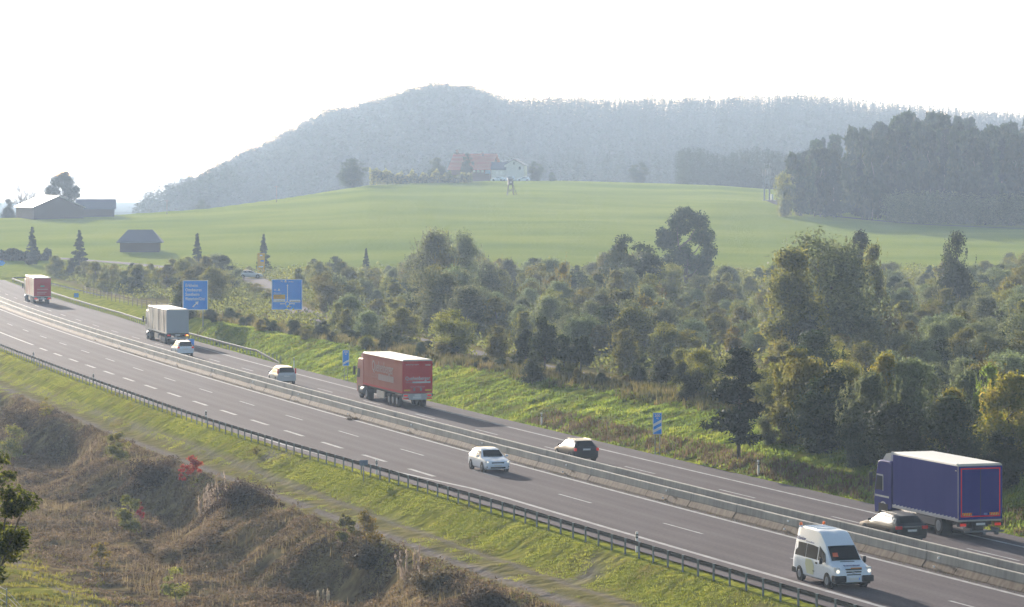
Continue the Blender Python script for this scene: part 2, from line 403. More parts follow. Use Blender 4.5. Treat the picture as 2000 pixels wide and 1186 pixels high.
# ---- concrete barriers
conc = bpy.data.materials.new('concrete'); conc.use_nodes = True; t = conc.node_tree; b = t.nodes['Principled BSDF']; geo = nn(t, 'ShaderNodeNewGeometry')
n_s = noise_node(1.0, 5, sc=(3.5, 3.5, .5)); n_l = noise_node(.35, 4)
r1 = ramp(n_s.outputs['Fac'], [(.33, .315, .29), (.42, .40, .365)], [.3, .7]); r2 = ramp(n_l.outputs['Fac'], [(.85, .85, .85), (1.1, 1.08, 1.05)], [.35, .65])
mm = nn(t, 'ShaderNodeMix', data_type='RGBA', blend_type='MULTIPLY'); mm.inputs[0].default_value = 1
t.links.new(r1.outputs[0], mm.inputs[6]); t.links.new(r2.outputs[0], mm.inputs[7]); t.links.new(mm.outputs[2], b.inputs['Base Color']); b.inputs['Roughness'].default_value = .85
sxz = nn(t, 'ShaderNodeSeparateXYZ'); t.links.new(geo.outputs['Position'], sxz.inputs[0]); mrz = nn(t, 'ShaderNodeMapRange'); t.links.new(sxz.outputs[2], mrz.inputs[0]); mrz.inputs[1].default_value = .33; mrz.inputs[2].default_value = .42; mrz.inputs[3].default_value = 1; mrz.inputs[4].default_value = 0
foot_sun_tint = nn(t, 'ShaderNodeMix', data_type='RGBA'); t.links.new(mrz.outputs[0], foot_sun_tint.inputs[0]); t.links.new(mm.outputs[2], foot_sun_tint.inputs[6])  # peach tone of low sun on the sloping foot, put into the colour
dr = ramp(n_s.outputs['Fac'], [(.13, .095, .068), (.20, .155, .112)], [.35, .65]); t.links.new(dr.outputs[0], foot_sun_tint.inputs[7]); t.links.new(foot_sun_tint.outputs[2], b.inputs['Base Color'])
b.inputs['Specular IOR Level'].default_value = .03
dark_gap = mat('joint_dark', (.03, .03, .03), .9)
def barrier(dc, y0, y1, label, h=.8):
    root = empty('concrete_barrier', (rp(y0, dc), y0, 0), 0, label, 'barrier', 'concrete barriers in the motorway median')
    prof = [(-.33, 0), (-.32, .05), (-.13, .36), (-.09, h - .03), (-.07, h), (.07, h), (.09, h - .03), (.13, .36), (.32, .05), (.33, 0)]
    mb = MB(); gap = MB(); y_ = y0; ox, oy = rp(y0, dc), y0
    while y_ < y1:
        step = 3.5 / SEC(y_); ya, yb = y_ + .03, y_ + step - .03; jit = random.uniform(-.012, .012)
        Vv = []
        for yy in (ya, yb):
            for (o, z) in prof: Vv.append((rp(yy, dc + o + jit) - ox, yy - oy, z + jit * .3))
        n = len(prof)
        mb.add(Vv, [tuple(range(n)), tuple(range(n, 2 * n))[::-1]] + [(i, i + 1, n + i + 1, n + i) for i in range(n - 1)])
        y_ += step
    mb.build('barrier_wall', conc, root)
    yy_ = np.arange(y0 + .1, y1, 2.0); cp = [(-.30, .0), (-.29, .04), (-.11, .355), (-.06, h - .04), (.06, h - .04), (.11, .355), (.29, .04), (.30, 0)]
    mb2 = MB(); mb2.add([(rp(q, dc + o) - ox, q - oy, z) for q in yy_ for (o, z) in cp], [(i * 8 + k, i * 8 + k + 1, i * 8 + 9 + k, i * 8 + 8 + k) for i in range(len(yy_) - 1) for k in range(7)])
    mb2.build('joint_filling', dark_gap, root)
    return root
bar1 = barrier(.93, 118, 640, 'long concrete median barrier nearer the camera with grass along its foot')
bar2 = barrier(2.62, 112, 640, 'long concrete median barrier on the far side of the median, behind the first')
refl = mat('reflector_white', (.85, .85, .85), .3)
mb = MB(); mb.box(-.05, .05, -.05, .05, 0, .10, .01); rm = mb.build('reflector', refl, me_only=True)
for i, yk in enumerate(np.arange(163, 400, 17.5)):
    for (dz, dd) in ((.55, .80), (.13, .60)):
        o = link_mesh('barrier_reflector', rm); o.parent = bar1; o.location = (rp(yk, dd) - bar1.location.x, yk - bar1.location.y, dz); o.name = 'reflector'

# ------------------------------------------------------------------ guard rails
steel = mat('galvanised_steel', (.105, .105, .10), .8, .0, spec=.04, noise=(3.0, .25, (.08, .08, .078)))
postm = mat('galvanised_post', (.18, .21, .23), .7, 0, spec=.1)
def guard_rail(label, pts, post_step=2.0, h=.75, side=1, posts_as_parts=100, base=None, ends=None):
    """pts: dense list of (x,y,zbase); side=+1: beam to the right of the posts"""
    ox, oy, oz = pts[0]; root = empty('guard_rail', (ox, oy, oz), 0, label, 'guard rail', 'steel guard rails beside the carriageways')
    prof = [(0, .0), (.05, -.02), (.08, -.055), (.03, -.10), (.0, -.12), (.03, -.14), (.08, -.185), (.05, -.22), (0, -.24)]
    mb = MB(); Vv = []
    for i, (x, y, z) in enumerate(pts):
        a = Vector(pts[max(i - 1, 0)]); c = Vector(pts[min(i + 1, len(pts) - 1)]); dr = (c - a); nrm = Vector((dr.y, -dr.x, 0)).normalized() * side
        hh = h if not ends or i > 6 else h * (i / 6) * .95 + .1
        for (o, dz) in prof: Vv.append((x + nrm.x * (o + .09) - ox, y + nrm.y * (o + .09) - oy, z + hh + dz - oz))
    n = len(prof)
    mb.add(Vv, [(i * n + k, i * n + k + 1, (i + 1) * n + k + 1, (i + 1) * n + k) for i in range(len(pts) - 1) for k in range(n - 1)], True)
    mb.build('rail_beam', steel, root)
    # posts
    acc = 0; plist = [(0, pts[0], Vector(pts[1]) - Vector(pts[0]))]
    for i in range(1, len(pts)):
        a = Vector(pts[i - 1]); c = Vector(pts[i]); L = (c - a).length; s = post_step - acc
        while s < L: plist.append((0, tuple(a + (c - a) * (s / L)), c - a)); s += post_step
        acc = (acc + L) % post_step
    def shape(mbx, o=(0, 0, 0), ang=0):
        for bx in ((-.03, -.02, -.06, .06, -.7, h + .02), (-.02, .03, -.06, -.05, -.7, h + .02), (-.02, .03, .05, .06, -.7, h + .02), (-.06, .09, -.055, .055, h - .005, h + .02)):
            t0 = MB(); t0.box(*bx); ca, sa = math.cos(ang), math.sin(ang)
            mbx.add([(v[0] * ca - v[1] * sa + o[0], v[0] * sa + v[1] * ca + o[1], v[2] + o[2]) for v in t0.V], t0.F)
    pm = MB(); shape(pm); pmesh = pm.build('post', postm, me_only=True)
    plist.sort(key=lambda q: q[1][1]); rest = MB()
    for k, (_, p, dr) in enumerate(plist):
        ang = math.atan2(-dr.x, dr.y) + (math.pi if side < 0 else 0)
        if k < posts_as_parts:
            o = link_mesh('post', pmesh); o.parent = root; o.location = (p[0] - ox, p[1] - oy, p[2] - oz); o.rotation_euler = (0, 0, ang)
        else: shape(rest, (p[0] - ox, p[1] - oy, p[2] - oz), ang)
    if rest.V: tag(rest.build('post', postm, root), kind='stuff')
    return root
def dline(y0, y1, yd, dd, z=-.06, st=2.0):
    return [(rp(y, float(np.interp(y, yd, dd))), y, z) for y in np.arange(y0, y1, st)]
guard_rail('long steel guard rail on posts along the near grass verge',
           dline(118, 640, [188, 211, 234, 256], [-10.75, -11.2, -12.0, -12.45]), side=1)
guard_rail('steel guard rail on the far side of the carriageway, its end sinking into the embankment',
           dline(345, 606, [345, 400, 455, 533, 606], [12.1, 12.3, 13.1, 12.8, 12.7]) +
           [(rp(608, 12.7) - .4, 609, 0), (rp(611, 12.9), 612, 0), (rp(612, 13.6), 613.5, 0), (rp(612, 14.6), 613.5, 0), (rp(610, 15.4), 611.5, 0), (rp(606, 15.8), 607.5, 0)] +
           [(rp(y, float(np.interp(y, [517, 560, 606], [18.6, 17.4, 15.9]))), y, 0) for y in np.arange(604, 517, -2.)], side=-1, ends=True)

# ------------------------------------------------------------------ delineator posts
white_pl = mat('white_plastic', (.78, .78, .78), .45); black_pl = mat('black_plastic', (.02, .02, .02), .5)
def delineator(x, y, z, label):
    r = empty('delineator_post', (x, y, z), head(y), label, 'delineator', 'white delineator posts along the motorway')
    MB().prism([(-.06, -.05), (.06, -.05), (.04, .05), (-.04, .05)], 'z', -.15, .70).prism([(-.06, -.05), (.06, -.05), (.04, .05), (-.04, .05)], 'z', .92, 1.02).build('post_body', white_pl, r)
    MB().prism([(-.062, -.052), (.062, -.052), (.042, .052), (-.042, .052)], 'z', .70, .92).build('black_band', black_pl, r)
    MB().box(-.018, .018, -.058, -.052, .76, .87).build('reflector', refl, r)
for (y, dd, l) in ((258, 12.3, 'white delineator post on the far verge between red truck and black estate car'),
                   (215, 12.3, 'white delineator post with black band on the far verge in front of the dark shrubs'),
                   (338, 11.9, 'greyish delineator post on the far verge behind the silver van-like car'),
                   (171, -10.2, 'white delineator post above the near guard rail, left of the white minibus'),
                   (216, -10.6, 'white delineator post beside the small sign on the near guard rail'),
                   (261, -11.6, 'white delineator post behind the near guard rail above the bright grass'),
                   (310, -11.8, 'small far delineator post behind the near guard rail, second from the left edge'),
                   (348, -11.8, 'smallest delineator post behind the near guard rail, closest to the left edge')):
    x = rp(y, dd); delineator(x, y, max(gz(x, y), -.1), l)

# ------------------------------------------------------------------ signs
sblue = mat('sign_blue', (.035, .29, .88), .6, spec=.1); swhite = mat('sign_white', (.82, .84, .88), .5); sgrey = mat('sign_post_grey', (.25, .27, .28), .5, .6)
syel = mat('sign_yellow', (.75, .42, .01), .5); sred = mat('sign_red', (.6, .02, .02), .5); sblk = mat('sign_black', (.01, .01, .01), .5)
def board(root, w_, h_, z0, border=.06, face=None, th=.05):
    MB().box(-w_ / 2, w_ / 2, 0, th, z0, z0 + h_, .012).build('board', swhite, root)
    MB().box(-w_ / 2 + border, w_ / 2 - border, -.004, .0, z0 + border, z0 + h_ - border).build('face', face or sblue, root)
def beacon(y, u_, n, txt, label):
    x = at(u_, y); z = gz(x, y); r = empty('distance_beacon', (x, y, z), R(-4), label, 'distance sign', 'countdown beacons before the exit')
    w_, h_, z0 = .62, 1.48, (1.37 if n == 2 else 1.40) - z
    for s in (-1, 1): MB().tube((s * .16, .09, -.5), (s * .16, .09, z0 + h_ * .9), .03).build('post', sgrey, r)
    MB().box(-.16, .16, .07, .09, .2, .24).box(-.16, .16, .07, .09, .6, .64).build('brace', sgrey, r)
    board(r, w_, h_, z0, .035)
    for k in range(n):
        zb = z0 + .10 + k * .42
        mb = MB(); mb.add([(-w_ / 2 + .035, -.008, zb), (w_ / 2 - .035, -.008, zb + .30), (w_ / 2 - .035, -.008, zb + .50), (-w_ / 2 + .035, -.008, zb + .20)], [(0, 1, 2, 3)])
        mb.build('stripe', swhite, r)
    text_mesh('lettering', txt, .26, (0, -.004, z0 + h_ - .28), (1, 0, 0), (0, 0, 1), swhite, r, 'CENTER', bold=.006)
    text_mesh('lettering', 'm', .2, (0, -.004, z0 + h_ - .43), (1, 0, 0), (0, 0, 1), swhite, r, 'CENTER', bold=.004)
beacon(231, 1284, 2, '200', 'blue 200 m countdown sign with two white diagonal stripes on the far verge')
beacon(314, 675.5, 1, '100', 'blue 100 m countdown sign with one white diagonal stripe in front of the red truck')
# exit sign
Y = 400; x = at(381.5, Y); z = gz(x, Y); k = Y / FPX
r = empty('direction_sign', (x, Y, z), R(3), 'tall blue exit sign with four place names and a slanted arrow, behind the grey truck', 'direction sign')
w_, h_ = 49.5 * k, 58.5 * k; z0 = H - (606 - HOR) * k - z
for s in (-1, 1): MB().tube((s * w_ * .3, .12, -.5), (s * w_ * .3, .12, z0 + h_ * .95), .08).build('post', sgrey, r)
board(r, w_, h_, z0, .09)
for i, s in enumerate(('Erkheim', 'Ottobeuren', 'Sontheim', 'Westerheim/Günz')):
    text_mesh('lettering', s, .52, (-w_ / 2 + .32, -.006, z0 + h_ - .78 - i * .53), (1, 0, 0), (0, 0, 1), swhite, r, 'LEFT', bold=.008, width=(1.45, 1.9, 1.65, 2.3)[i])
a0 = Vector((-.3, 0, z0 + .38)); dd = Vector((.72, 0, .70)).normalized(); nn_ = Vector((dd.z, 0, -dd.x)); mb = MB()
q = [a0 - nn_ * .07, a0 + nn_ * .07, a0 + dd * .6 + nn_ * .07, a0 + dd * .6 + nn_ * .24, a0 + dd * .95, a0 + dd * .6 - nn_ * .24, a0 + dd * .6 - nn_ * .07]
mb.add([(v.x, -.009, v.z) for v in q], [tuple(range(7))]); mb.build('arrow', swhite, r)
# roundabout sign
Y = 432; x = at(560.5, Y); z = gz(x, Y); k = Y / FPX
r = empty('direction_sign', (x, Y, z), R(2), 'square blue sign with a white roundabout diagram and yellow panel', 'direction sign')
w_ = 60 * k; z0 = H - (605.5 - HOR) * k - z
for s in (-.36, 0, .36): MB().tube((s * w_, .12, -.5), (s * w_, .12, z0 + w_ * .95), .08).build('post', sgrey, r)
board(r, w_, w_, z0, .08)
def sx(f): return (f - .5) * w_
def sz(f): return z0 + (1 - f) * w_
mb = MB(); cx, cz, rr = sx(.515), sz(.80), w_ * .075
for i in range(20):       # ring open at the bottom left
    a, c = R(-80 + i * 15), R(-80 + (i + 1) * 15)
    mb.add([(cx + math.cos(a) * rr * q, -.009, cz + math.sin(a) * rr * q) for q in (.72, 1.1)] + [(cx + math.cos(c) * rr * q, -.009, cz + math.sin(c) * rr * q) for q in (1.1, .72)], [(0, 1, 2, 3)])
lw = w_ * .013
for (xa, za, xb, zb) in ((.515, .735, .515, .21), (.59, .80, .72, .80), (.44, .80, .31, .80), (.515, .93, .515, .885)):
    if xa == xb: mb.add([(sx(xa) - lw, -.009, sz(za)), (sx(xa) + lw, -.009, sz(za)), (sx(xa) + lw, -.009, sz(zb)), (sx(xa) - lw, -.009, sz(zb))], [(0, 1, 2, 3)])
    else: mb.add([(sx(xa), -.009, sz(za) - lw), (sx(xb), -.009, sz(za) - lw), (sx(xb), -.009, sz(za) + lw), (sx(xa), -.009, sz(za) + lw)], [(0, 1, 2, 3)])
g = w_ * .03
mb.add([(sx(.515) - g, -.009, sz(.21)), (sx(.515) + g, -.009, sz(.21)), (sx(.515), -.009, sz(.16))], [(0, 1, 2)])
mb.add([(sx(.72), -.009, sz(.80) - g), (sx(.72), -.009, sz(.80) + g), (sx(.765), -.009, sz(.80))], [(0, 1, 2)])
mb.add([(sx(.31), -.009, sz(.80) - g), (sx(.31), -.009, sz(.80) + g), (sx(.265), -.009, sz(.80))], [(0, 1, 2)])
mb.build('roundabout_symbol', swhite, r)
def panel(x0, x1, za, zb, m, name='panel', yy=-.009):
    MB().add([(sx(x0), yy, sz(zb)), (sx(x1), yy, sz(zb)), (sx(x1), yy, sz(za)), (sx(x0), yy, sz(za))], [(0, 1, 2, 3)]).build(name, m, r)
panel(.06, .44, .50, .645, syel); panel(.06, .44, .65, .745, swhite); panel(.585, .93, .675, .755, swhite)
text_mesh('lettering', 'Erkheim', .24, (sx(.09), -.012, sz(.565)), (1, 0, 0), (0, 0, 1), sblk, r)
text_mesh('lettering', 'Ottobeuren', .24, (sx(.09), -.012, sz(.632)), (1, 0, 0), (0, 0, 1), sblk, r)
text_mesh('lettering', 'Sontheim', .24, (sx(.16), -.012, sz(.725)), (1, 0, 0), (0, 0, 1), sblk, r)
text_mesh('lettering', 'Westerheim', .22, (sx(.63), -.012, sz(.737)), (1, 0, 0), (0, 0, 1), sblk, r)
text_mesh('lettering', '96', .34, (sx(.29), -.009, sz(.10)), (1, 0, 0), (0, 0, 1), swhite, r)
text_mesh('lettering', 'Lindau', .28, (sx(.53), -.009, sz(.10)), (1, 0, 0), (0, 0, 1), swhite, r)
text_mesh('lettering', '96', .34, (sx(.07), -.009, sz(.38)), (1, 0, 0), (0, 0, 1), swhite, r)
text_mesh('lettering', 'München', .28, (sx(.06), -.009, sz(.475)), (1, 0, 0), (0, 0, 1), swhite, r)
for (fx, fz) in ((.455, .10), (.24, .38)):
    MB().add([(sx(fx) - .16, -.009, sz(fz)), (sx(fx) + .16, -.009, sz(fz)), (sx(fx) + .06, -.009, sz(fz) + .28), (sx(fx) - .06, -.009, sz(fz) + .28)], [(0, 1, 2, 3)]).build('motorway_symbol', swhite, r)
# yield sign with plate under the board
x = at(559, 462); z = gz(x, 462)
r = empty('yield_sign', (x, 462, z), 0, 'small give way triangle above a white plate, below the roundabout sign', 'road sign')
kz = 462 / FPX; zt = H - (608 - HOR) * kz - z
MB().tube((0, .05, -.4), (0, .05, zt + .02), .04).build('post', sgrey, r)
MB().prism([(-.38, zt), (.38, zt), (0, zt - .66)], 'y', 0, .03).build('board', sred, r)
MB().prism([(-.24, zt - .08), (.24, zt - .08), (0, zt - .50)], 'y', -.006, -.001).build('face', swhite, r)
MB().box(-.32, .32, 0, .03, zt - 1.1, zt - .8).build('plate', swhite, r)
# yellow sign on the side road
Y = 620; x = at(510, Y); z = gz(x, Y); k = Y / FPX; z0 = H - (533 - HOR) * k - z
r = empty('direction_sign', (x, Y, z), R(4), 'narrow tall yellow sign standing among the distant trees', 'direction sign')
for s in (-.4, .4): MB().tube((s, .1, -.5), (s, .1, z0 + 3.4), .06).build('post', sgrey, r)
MB().box(-.68, .68, 0, .05, z0, z0 + 3.6).build('board', syel, r)
for (a, c, zz, m_) in ((-.1, .5, 2.05, sblue), (-.5, .4, 1.0, swhite), (-.25, .25, 3.05, swhite)): MB().box(a, c, -.01, -.002, z0 + zz, z0 + zz + .25).build('panel', m_, r)
# arrow sign at the left edge of the field road
Y = 640; x = at(-2, Y); z = gz(x, Y); k = Y / FPX; zc_ = H - (514 - HOR) * k - z
r = empty('direction_sign', (x, Y, z), 0, 'blue arrow-shaped sign pointing right at the left edge of the picture', 'direction sign')
MB().tube((-.3, .05, -.4), (-.3, .05, zc_), .05).build('post', sgrey, r)
MB().prism([(-1.4, zc_ - .5), (.7, zc_ - .5), (1.25, zc_), (.7, zc_ + .5), (-1.4, zc_ + .5)], 'y', 0, .04).build('board', sblue, r)
# back of a small sign at the near rail
x = rp(214, -11.9); z = gz(x, 214)
r = empty('small_sign', (x, 214, z), head(214), 'small grey-blue sign seen from behind at the near guard rail', 'road sign')
MB().tube((0, 0, -.3), (0, 0, 1.15), .035).build('post', sgrey, r)
MB().box(-.28, .28, -.03, .0, 1.0, 1.34, .01).build('board', mat('sign_back', (.12, .17, .26), .5, .3), r)
for (u_, Y, l) in ((149, 514, 'small blue marker plate at the end of the inner guard rail'), (373, 372, 'small blue marker plate behind the far guard rail, right of the grey truck'), (260, 560, 'small blue sign in front of the bushes behind the guard rail')):
    x = at(u_, Y); z = gz(x, Y); r = empty('marker_plate', (x, Y, z), 0, l, 'marker sign', 'small blue marker plates')
    MB().tube((0, .03, -.3), (0, .03, 1.2), .04).build('post', sgrey, r); MB().box(-.35, .35, -.02, .0, .6, 1.25).build('board', sblue, r)

# ------------------------------------------------------------------ vehicles
tyre = mat('tyre_rubber', (.02, .02, .02), .8); rimm = mat('alloy_rim', (.26, .27, .29), .6, .0, spec=.2); darkm = mat('underbody_dark', (.018, .018, .02), .7)
glass = mat('tinted_glass', (.012, .016, .022), .3, spec=.04); lens_r = mat('tail_lamp_red', (.55, .01, .01), .25); lens_w = mat('headlamp_glass', (.7, .72, .75), .1)
lampw = mat('lit_headlamp', (.9, .9, .85), .3, emit=(1, .88, .65), es=.35); lampr = mat('lit_tail_lamp', (.7, .02, .01), .3, emit=(1, .05, .02), es=.07)
lampo = mat('lit_indicator', (.9, .3, .05), .3, emit=(1, .35, .05), es=1.2)
orange = mat('orange_beacon', (.85, .16, .02), .3); platem = mat('number_plate', (.7, .7, .7), .5); chrome = mat('chrome', (.7, .7, .72), .2, .9)
def paintm(name, c, rough=.3, coat=.6): return mat(name, c, rough, coat=coat)
def wheel(root, x, y, r, wdt, side, dual=False, rimf=.62):
    t_ = MB(); n = 20; xo, xi = x, x - side * wdt
    t_.tube((xi, y, r), (xo - side * .02, y, r), r, r, n).tube((xo - side * .02, y, r), (xo, y, r), r, r * .93, n)
    w_ = t_.build('wheel', tyre, root)
    rm_ = MB(); rm_.tube((xo - side * .01, y, r), (xo + side * .012, y, r), r * rimf, r * rimf * .9, 14).tube((xo, y, r), (xo + side * .03, y, r), r * .2, r * .16, 8)
    for k in range(5):
        a = k * 2 * math.pi / 5
        rm_.box(xo + side * .008 - .006, xo + side * .008 + .006, y + math.cos(a) * r * .36 - .035, y + math.cos(a) * r * .36 + .035, r + math.sin(a) * r * .36 - .035, r + math.sin(a) * r * .36 + .035)
    rm_.build('rim', rimm, w_); return w_
def loft(stations, nsub=3):
    """stations: (y, zb, zbelt, zroof, w, wr); returns function ring(y)"""
    st = sorted(stations, key=lambda s: s[0]); ya = [s[0] for s in st]
    def val(y): return [float(np.interp(y, ya, [s[k] for s in st])) for k in range(1, 6)]
    return ya, val
def ring_pts(y, v):
    zb, zl, zr, w_, wr = v
    h1 = [(0, zb), (w_ * .86, zb), (w_ * .985, zb + .10), (w_, zb + (zl - zb) * .45), (w_ * .985, zb + (zl - zb) * .8), (w_ * .955, zl), (w_ * .955 + (wr - w_ * .955) * .5 + .008, zl + (zr - .05 - zl) * .5), (wr, max(zr - .05, zl)), (wr * .86, zr - .008), (wr * .5, zr + .006), (0, zr + .012)]
    return [(-a, y, z) for a, z in h1[::-1]] + [(a, y, z) for a, z in h1[1:]]
def car(name, stations, col_m, loc, rz, label, cat, wheels, group=None, glassdef=None, plates=True, front=None, rear=None, L=4., r_w=.31, mirrors=None, rails=False, roofm=None):
    root = empty(name, loc, rz, label, cat, group)
    ya, val = loft(stations); ys = []
    for a, b_ in zip(ya[:-1], ya[1:]):
        n = max(1, int(abs(b_ - a) / .3)); ys += [a + (b_ - a) * k / n for k in range(n)]
    ys.append(ya[-1]); V_ = []
    for y in ys: V_ += ring_pts(y, val(y))
    n = len(ring_pts(0, val(0)))
    mb = MB(); F_ = [(i * n + k, i * n + (k + 1) % n, (i + 1) * n + (k + 1) % n, (i + 1) * n + k) for i in range(len(ys) - 1) for k in range(n)]
    mb.add(V_, F_, True); mb.add(V_, [tuple(range(n))]); mb.add(V_, [tuple(range((len(ys) - 1) * n, len(ys) * n))])
    body = mb.build('body', col_m, root)
    try: body.data.set_sharp_from_angle(angle=R(32))
    except Exception: pass
    def sidepatch(yy, v0, v1, nm='side_window', m=glass, sides=(-1, 1)):
        """yy: list of y positions (bottom) or (ybottom, ytop)"""
        for s in sides:
            P_ = []
            for q in yy:
                yb, yt = q if isinstance(q, tuple) else (q, q)
                for (y, f) in ((yb, v0), (yt, v1)):
                    zb, zl, zr, w_, wr = val(y); xb, xt = w_ * .955, wr; zt = max(zr - .05, zl)
                    bulge = .008 * (1 - abs(2 * f - 1))
                    P_.append((s * (xb + (xt - xb) * f + bulge + .006), y, zl + (zt - zl) * f))
            MB().add(P_, [(2 * i, 2 * i + 2, 2 * i + 3, 2 * i + 1) for i in range(len(yy) - 1)]).build(nm, m, root)
    def screen(y0, y1, m=glass, nm='windscreen', f0=.06, f1=.94, wf=.9):
        a = val(y0); c = val(y1); P_ = []
        N = Vector((0, (c[2] - a[2]), -(y1 - y0))); N.normalize()
        if N.z < 0: N = -N
        for f in (f0, .35, .65, f1):
            y = y0 + (y1 - y0) * f; z = a[2] + (c[2] - a[2]) * f; wr = a[4] + (c[4] - a[4]) * f
            for (q, dz) in ((-wf, -.006), (-.45, .006), (.45, .006), (wf, -.006)): P_.append((q * wr, y + N.y * .012, z + dz + .01 * N.z + .008))
        MB().add(P_, [(4 * i + k, 4 * i + k + 1, 4 * i + 5 + k, 4 * i + 4 + k) for i in range(3) for k in range(3)], True).build(nm, m, root)
    for (y, wdt) in wheels:
        for s in (-1, 1):
            wv = val(y)[3]
            MB().tube((s * (wv - .10), y, r_w), (s * (wv + .008), y, r_w), r_w + .055, n=22).build('wheel_arch', darkm, root)
            wheel(root, s * (wv + .016), y, r_w, wdt, s)
    return root, val, sidepatch, screen
def smallbox(root, nm, m, x0, x1, y0, y1, z0, z1, bev=.015): return MB().box(x0, x1, y0, y1, z0, z1, bev).build(nm, m, root)
def road_place(y, d, away=True):
    return (rp(y, d), y, .004), head(y) + (0 if away else math.pi)

# --- white hatchback (towards the camera)
c_white = paintm('white_car_paint', (.76, .82, .91)); c_silver = paintm('silver_car_paint', (.52, .54, .57), .32); c_black = paintm('black_car_paint', (.010, .011, .016), .35, .15); c_green = paintm('dark_car_paint', (.012, .014, .022), .4, .1)  # the white has the blue of sky-lit shade mixed into its colour
loc, rz = road_place(218.5, -3.0, False)
st = [(2.0, .30, .52, .56, .62, .55), (1.93, .22, .70, .74, .78, .68), (1.6, .19, .80, .85, .84, .74), (1.0, .19, .88, .95, .865, .74), (.35, .19, .92, 1.36, .865, .60), (.05, .19, .93, 1.44, .865, .59), (-.5, .19, .94, 1.47, .865, .585), (-1.25, .19, .95, 1.42, .86, .57), (-1.62, .2, .95, 1.34, .85, .55), (-1.9, .24, .93, .98, .81, .66), (-1.99, .34, .72, .78, .72, .62)]
root, val, sp, sc_ = car('hatchback_car', st, c_white, loc, rz, 'white hatchback with lit headlights driving towards the camera', 'car', [(1.22, .2), (-1.22, .2)], r_w=.31)
sc_(1.0, .35); sc_(-1.9, -1.62, nm='rear_window')
sp([(.85, .55), (.5, .35), .1, -.25], .12, .84); sp([-.33, -.9, (-1.2, -1.15)], .12, .84); sp([(-1.3, -1.25), (-1.65, -1.45)], .14, .82)
for s in (-1, 1):
    smallbox(root, 'headlight', lens_w, s * .70 - .13, s * .70 + .13, 1.76, 1.93, .64, .76, .03)
    MB().tube((s * .68, 1.90, .69), (s * .68, 1.95, .69), .055, n=10).build('headlight_lamp', lampw, root)
    smallbox(root, 'mirror', c_white, s * .98 - .09, s * .98 + .09, .62, .74, .92, 1.06, .03)
    smallbox(root, 'fog_lamp', darkm, s * .66 - .1, s * .66 + .1, 1.9, 1.965, .34, .42)
    smallbox(root, 'door_handle', c_white, s * .865 - .01, s * .865 + .01, .0, .14, .82, .85, .005)
smallbox(root, 'grille', darkm, -.42, .42, 1.9, 1.985, .56, .68, .02); smallbox(root, 'lower_grille', darkm, -.5, .5, 1.9, 2.01, .28, .38, .02)
smallbox(root, 'number_plate', platem, -.26, .26, 2.0, 2.02, .42, .52, .004); smallbox(root, 'wiper', darkm, -.5, .4, .99, 1.03, .965, .985, .004)

# --- estates / suv / mpv driving away
def rear_kit(root, hw, yr, zl, red_h=.16, red_w=.2, lit=False, plate_z=.75, lower=True, platew=.26):
    for s in (-1, 1):
        smallbox(root, 'tail_light', lampr if lit else lens_r, s * (hw - red_w / 2) - red_w / 2, s * (hw - red_w / 2) + red_w / 2, yr - .03, yr + .12, zl, zl + red_h, .02)
    smallbox(root, 'number_plate', platem, -platew, platew, yr - .045, yr - .02, plate_z, plate_z + .11, .004)
    if lower: smallbox(root, 'bumper', darkm, -hw * .86, hw * .86, yr - .02, yr + .2, .24, .40, .03)
def mirrors(root, x, y, z, m):
    for s in (-1, 1): smallbox(root, 'mirror', m, s * x - .09, s * x + .09, y, y + .12, z, z + .14, .03)
def roof_rails(root, x, y0, y1, z, m=chrome):
    for s in (-1, 1): smallbox(root, 'roof_rail', m, s * x - .02, s * x + .02, y0, y1, z, z + .05, .01)
estate = [(2.3, .3, .52, .56, .66, .6), (2.2, .22, .66, .70, .80, .70), (1.4, .19, .82, .88, .87, .76), (1.0, .19, .88, .95, .875, .74), (.25, .19, .92, 1.38, .875, .60), (-.3, .19, .93, 1.46, .875, .585), (-1.3, .19, .95, 1.44, .875, .58), (-1.78, .2, .96, 1.40, .87, .56), (-2.18, .24, .98, 1.02, .85, .66), (-2.28, .34, .78, .84, .80, .70)]
loc, rz = road_place(226.8, 5.0)
root, val, sp, sc_ = car('estate_car', estate, c_green, loc, rz, 'black estate car with bright red tail lights driving away before the blue striped sign', 'car', [(1.38, .2), (-1.3, .2)], r_w=.32)
sc_(1.0, .25); sc_(-2.18, -1.78, nm='rear_window'); sp([(.82, .45), (.4, .25), .0, -.3], .12, .84); sp([-.38, -.8, -1.15], .12, .84); sp([-1.23, -1.6, (-2.0, -1.75)], .14, .82)
rear_kit(root, .86, -2.27, .76, .19, .17, True, .80); mirrors(root, .98, .55, .93, c_green); roof_rails(root, .55, -1.7, .0, 1.44)
loc, rz = road_place(177.2, 4.7)
e2 = [(2.45, .3, .52, .58, .7, .6), (2.36, .22, .68, .74, .84, .74), (1.5, .19, .84, .92, .92, .8), (1.05, .19, .90, .98, .925, .78), (.3, .19, .93, 1.38, .925, .62), (-.3, .19, .94, 1.48, .925, .60), (-1.4, .19, .96, 1.45, .925, .59), (-1.9, .2, .98, 1.38, .92, .57), (-2.32, .24, .98, 1.02, .89, .68), (-2.43, .34, .76, .82, .84, .74)]
root, val, sp, sc_ = car('estate_car', e2, c_black, loc, rz, 'large black estate car with chrome trim overtaking the blue truck', 'car', [(1.5, .22), (-1.38, .22)], r_w=.33)
sc_(1.05, .3); sc_(-2.32, -1.9, nm='rear_window'); g2 = mat('sky_lit_glass', (.10, .15, .18), .2, spec=.3)
sp([(.86, .48), (.4, .25), .0, -.35], .12, .84, m=g2); sp([-.43, -.85, -1.25], .12, .84, m=g2); sp([-1.33, -1.7, (-2.1, -1.9)], .16, .80, m=g2)
